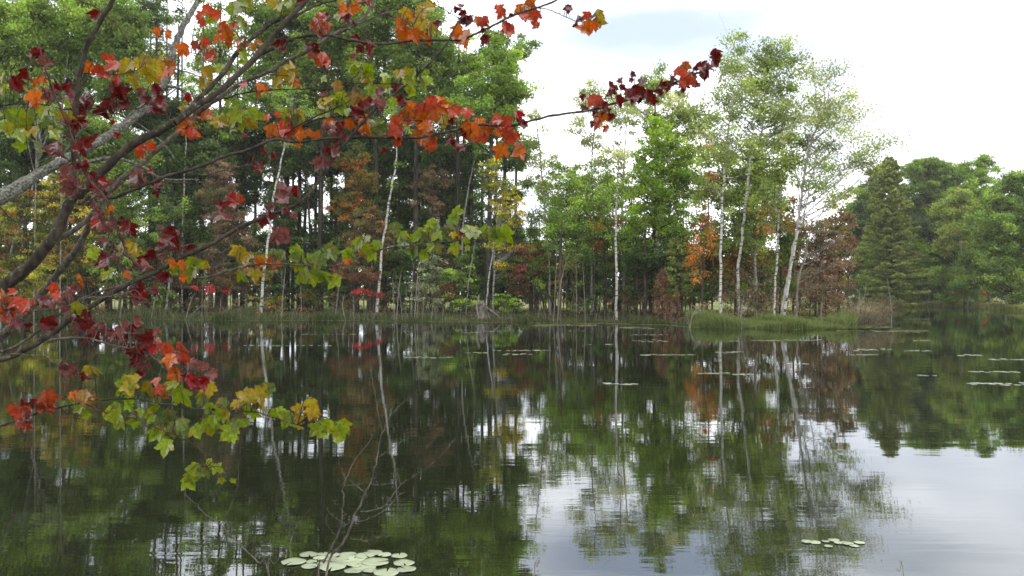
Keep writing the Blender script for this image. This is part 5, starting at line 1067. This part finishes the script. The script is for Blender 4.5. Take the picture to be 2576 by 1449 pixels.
for k in paths:
    T, bk_ = branch_ob[k]
    for a_, f_ in zip(stalks[k].v, stalks[k].f): T.v.append(a_); T.f.append(f_ + T.n)
    branch_ob[k] = T.build('branch', bk_, maple)
    vs, cs = leaves_of[k]
    if not vs: continue
    nv = len(LV); m_ = len(vs); off = np.arange(m_)[:, None, None] * nv
    f3 = (LF3[None] + off).reshape(-1, 3); f4 = (LF4[None] + off).reshape(-1, 4)
    link_mesh('leaves', np.concatenate(vs), [f3, f4], M_MLEAF, branch_ob[k], colors=np.concatenate(cs), smooth=True)

# ------------------------------------------------------------------ lichened leaning tree behind the maple
lb = np.array([-5.2, 4.4, 0.0]); lb[2] = gz(-5.2, 4.4)
lt = empty('lichened_tree', lb); tag(lt, 'leaning grey trunk blotched with pale lichen behind the maple limbs', 'tree')
q = smooth_path([lb - [0, 0, .3], lb + [.1, .5, 1.0], P(-180, 575, 6.2), P(0, 497, 6.6), P(88, 444, 6.8), P(161, 403, 6.9), P(234, 365, 7.0), P(322, 308, 7.2), P(385, 248, 7.3), P(415, 205, 7.4), P(428, 165, 7.4), P(440, 115, 7.5), P(470, 50, 7.6), P(498, 0, 7.7), P(520, -60, 7.8)], 6)
q[8:-2] += rl.normal(size=(len(q) - 10, 3)) * .005
T = Tubes(); T.add(q, [.13, .08, .040, .035, .033, .030, .025, .020], 14); T.build('trunk', M_LICHEN, lt)
for (r0, r1, dp, pp) in [(.020, .006, 6.9, [(190, 405), (215, 408), (290, 398), (360, 420), (410, 450), (500, 452)]), (.018, .008, 7.4, [(425, 175), (400, 190), (412, 214), (450, 222), (478, 250), (462, 225)]),
                         (.012, .006, 6.8, [(88, 440), (98, 400), (104, 375), (96, 330), (90, 300)]), (.010, .004, 7.3, [(330, 300), (360, 320), (410, 360), (440, 400)]), (.010, .004, 7.2, [(295, 320), (350, 270), (420, 240), (470, 200)])]:
    T = Tubes(); T.add(smooth_path([P(x, y, dp) for x, y in pp], 5), [r0, r1], 7)
    T.build('branch', M_LICHEN, lt)

# ------------------------------------------------------------------ bare shrub at the water's near edge
def shrub(name, label, base, paths_, D, bark, seed):
    rg_ = np.random.default_rng(seed); root = empty(name, base); tag(root, label, 'shrub')
    for i, (w0, w1, pp) in enumerate(paths_):
        dd = rg_.uniform(-.15, .15)
        q = [P(x, y, D + dd * (j / len(pp))) for j, (x, y) in enumerate(pp)]
        if pp[0][1] > 1440: q = [np.array(base) - [0, 0, .1]] + q
        q = smooth_path(q, 5); q[1:-1] += rg_.normal(size=(len(q) - 2, 3)) * .0018
        T = Tubes(); T.add(q, [w0 * .36 * D / F, w1 * .36 * D / F], 6)
        for _ in range(len(pp) * 2):
            j = rg_.integers(min(2, len(q) - 1), len(q)); d = rg_.normal(size=3); d[2] = abs(d[2]) + .3; d /= np.linalg.norm(d)
            T.add(np.array([q[j - 1], q[j - 1] + d * rg_.uniform(.01, .035)]), [.0016, .0008], 4)
        T.build('stem' if pp[0][1] > 1440 else 'twig', bark, root)
Z = lambda s: [(float(a.split(',')[0]) * .349 + 377, float(a.split(',')[1]) * .349 + 943.5) for a in s.split()]
sb = P(800, 1700, 4.1); sb[2] = gz(sb[0], sb[1])
shrub('bare_shrub', 'leafless grey shrub with forked stems rising in front of the lily pads', sb, [
    (9, 2.5, Z('1270,1449 1390,1220 1455,1080 1480,1000 1520,930 1550,850 1595,770 1615,690 1645,560 1665,440 1690,390 1690,360')),
    (7, 2.5, Z('1215,1449 1260,1340 1340,1180 1380,1080 1385,980 1400,880 1385,820 1420,740 1480,610 1570,500 1610,430')),
    (3, 1.5, Z('1690,385 1720,320 1790,230 1860,160')), (3, 1.2, Z('1668,400 1650,300 1625,130 1600,0 1595,-60')),
    (4, 1.5, Z('1520,985 1600,975 1680,950 1740,880 1810,790 1900,730 2000,670 2120,560 2215,440')), (3, 1.5, Z('1480,1060 1560,1040 1670,990 1750,920 1800,860 1840,845')),
    (3, 1.5, Z('1550,845 1500,810 1430,750')), (3, 1.4, Z('1385,820 1410,800 1500,790 1590,760')), (2.5, 1.2, Z('1415,760 1380,680 1360,610 1370,600')),
    (2.5, 1.2, Z('1390,1090 1430,1075 1470,1055')), (2.5, 1.2, Z('1445,1175 1560,1195 1650,1170 1745,1160')), (2, 1, Z('1560,1195 1590,1225')),
    (3, 1.2, Z('1340,1160 1290,1100 1265,1030')), (2.2, 1, Z('1375,1050 1300,1000 1270,950')), (2, 1, Z('1810,790 1790,730 1765,670')), (2, 1, Z('1600,790 1700,790 1790,750')),
    (2, 1, Z('1615,750 1660,720')), (2.5, 1.2, Z('1650,590 1760,520 1840,460 1930,440')), (2, 1, Z('1560,880 1600,830')), (2.2, 1, Z('1990,530 2040,470 2060,420')), (2, 1, Z('1420,1010 1350,940 1300,880'))], 4.9, M_TWIG, 1)
sb = P(760, 1800, 4.0); sb[2] = gz(sb[0], sb[1])
shrub('bare_shrub', 'low leafless shrub arching left from below the lily pads', sb, [
    (7, 2, Z('860,1449 780,1350 665,1240 580,1160 510,1075 420,1020 340,940 245,855')), (3, 1.2, Z('512,1075 560,1000 600,900 640,780 640,650 660,500 665,440')),
    (3, 1.2, Z('665,1240 720,1210 770,1140 830,1010')), (2.2, 1.2, Z('765,1150 760,1060 800,990')), (2.5, 1.2, Z('860,1430 900,1360 950,1300 1010,1265')), (2.2, 1.2, Z('1000,1265 1020,1180 1070,1070 1160,965')),
    (2, 1, Z('970,1300 930,1280 900,1255')), (2, 1, Z('580,1160 600,1130 620,1120')), (2, 1, Z('730,1330 740,1240 755,1170'))], 4.8, M_TWIG, 2)
sb = P(-60, 1800, 4.0); sb[2] = gz(sb[0], sb[1])
shrub('bare_shrub', 'single mottled twig with a forked tip at the lower left edge', sb, [(6, 4, [(-14, 1449), (0, 1395), (14, 1350), (32, 1300), (34, 1290)]), (3, 2, [(33, 1300), (31, 1284)]), (3, 2, [(33, 1300), (42, 1286)]), (2, 1.5, [(-5, 1400), (8, 1390), (16, 1375)])], 4.6, M_MAPLEP, 3)
sb = P(1330, 1800, 4.0); sb[2] = gz(sb[0], sb[1])
shrub('lone_twig', 'lone thin dark twig at the bottom edge over the sky reflection', sb, [(2.5, 1.5, [(1345, 1449), (1351, 1425), (1358, 1407)])], 5.0, M_SPRIG, 4)
sb = P(2290, 1800, 4.0); sb[2] = gz(sb[0], sb[1])
shrub('grass_stalk', 'pale grass stalk tip at the lower right bottom edge', sb, [(3, 2, [(2272, 1449), (2262, 1437), (2254, 1430)])], 5.0, M_PALE, 5)
# dead leaf caught on a twig and leaves dangling low over the water
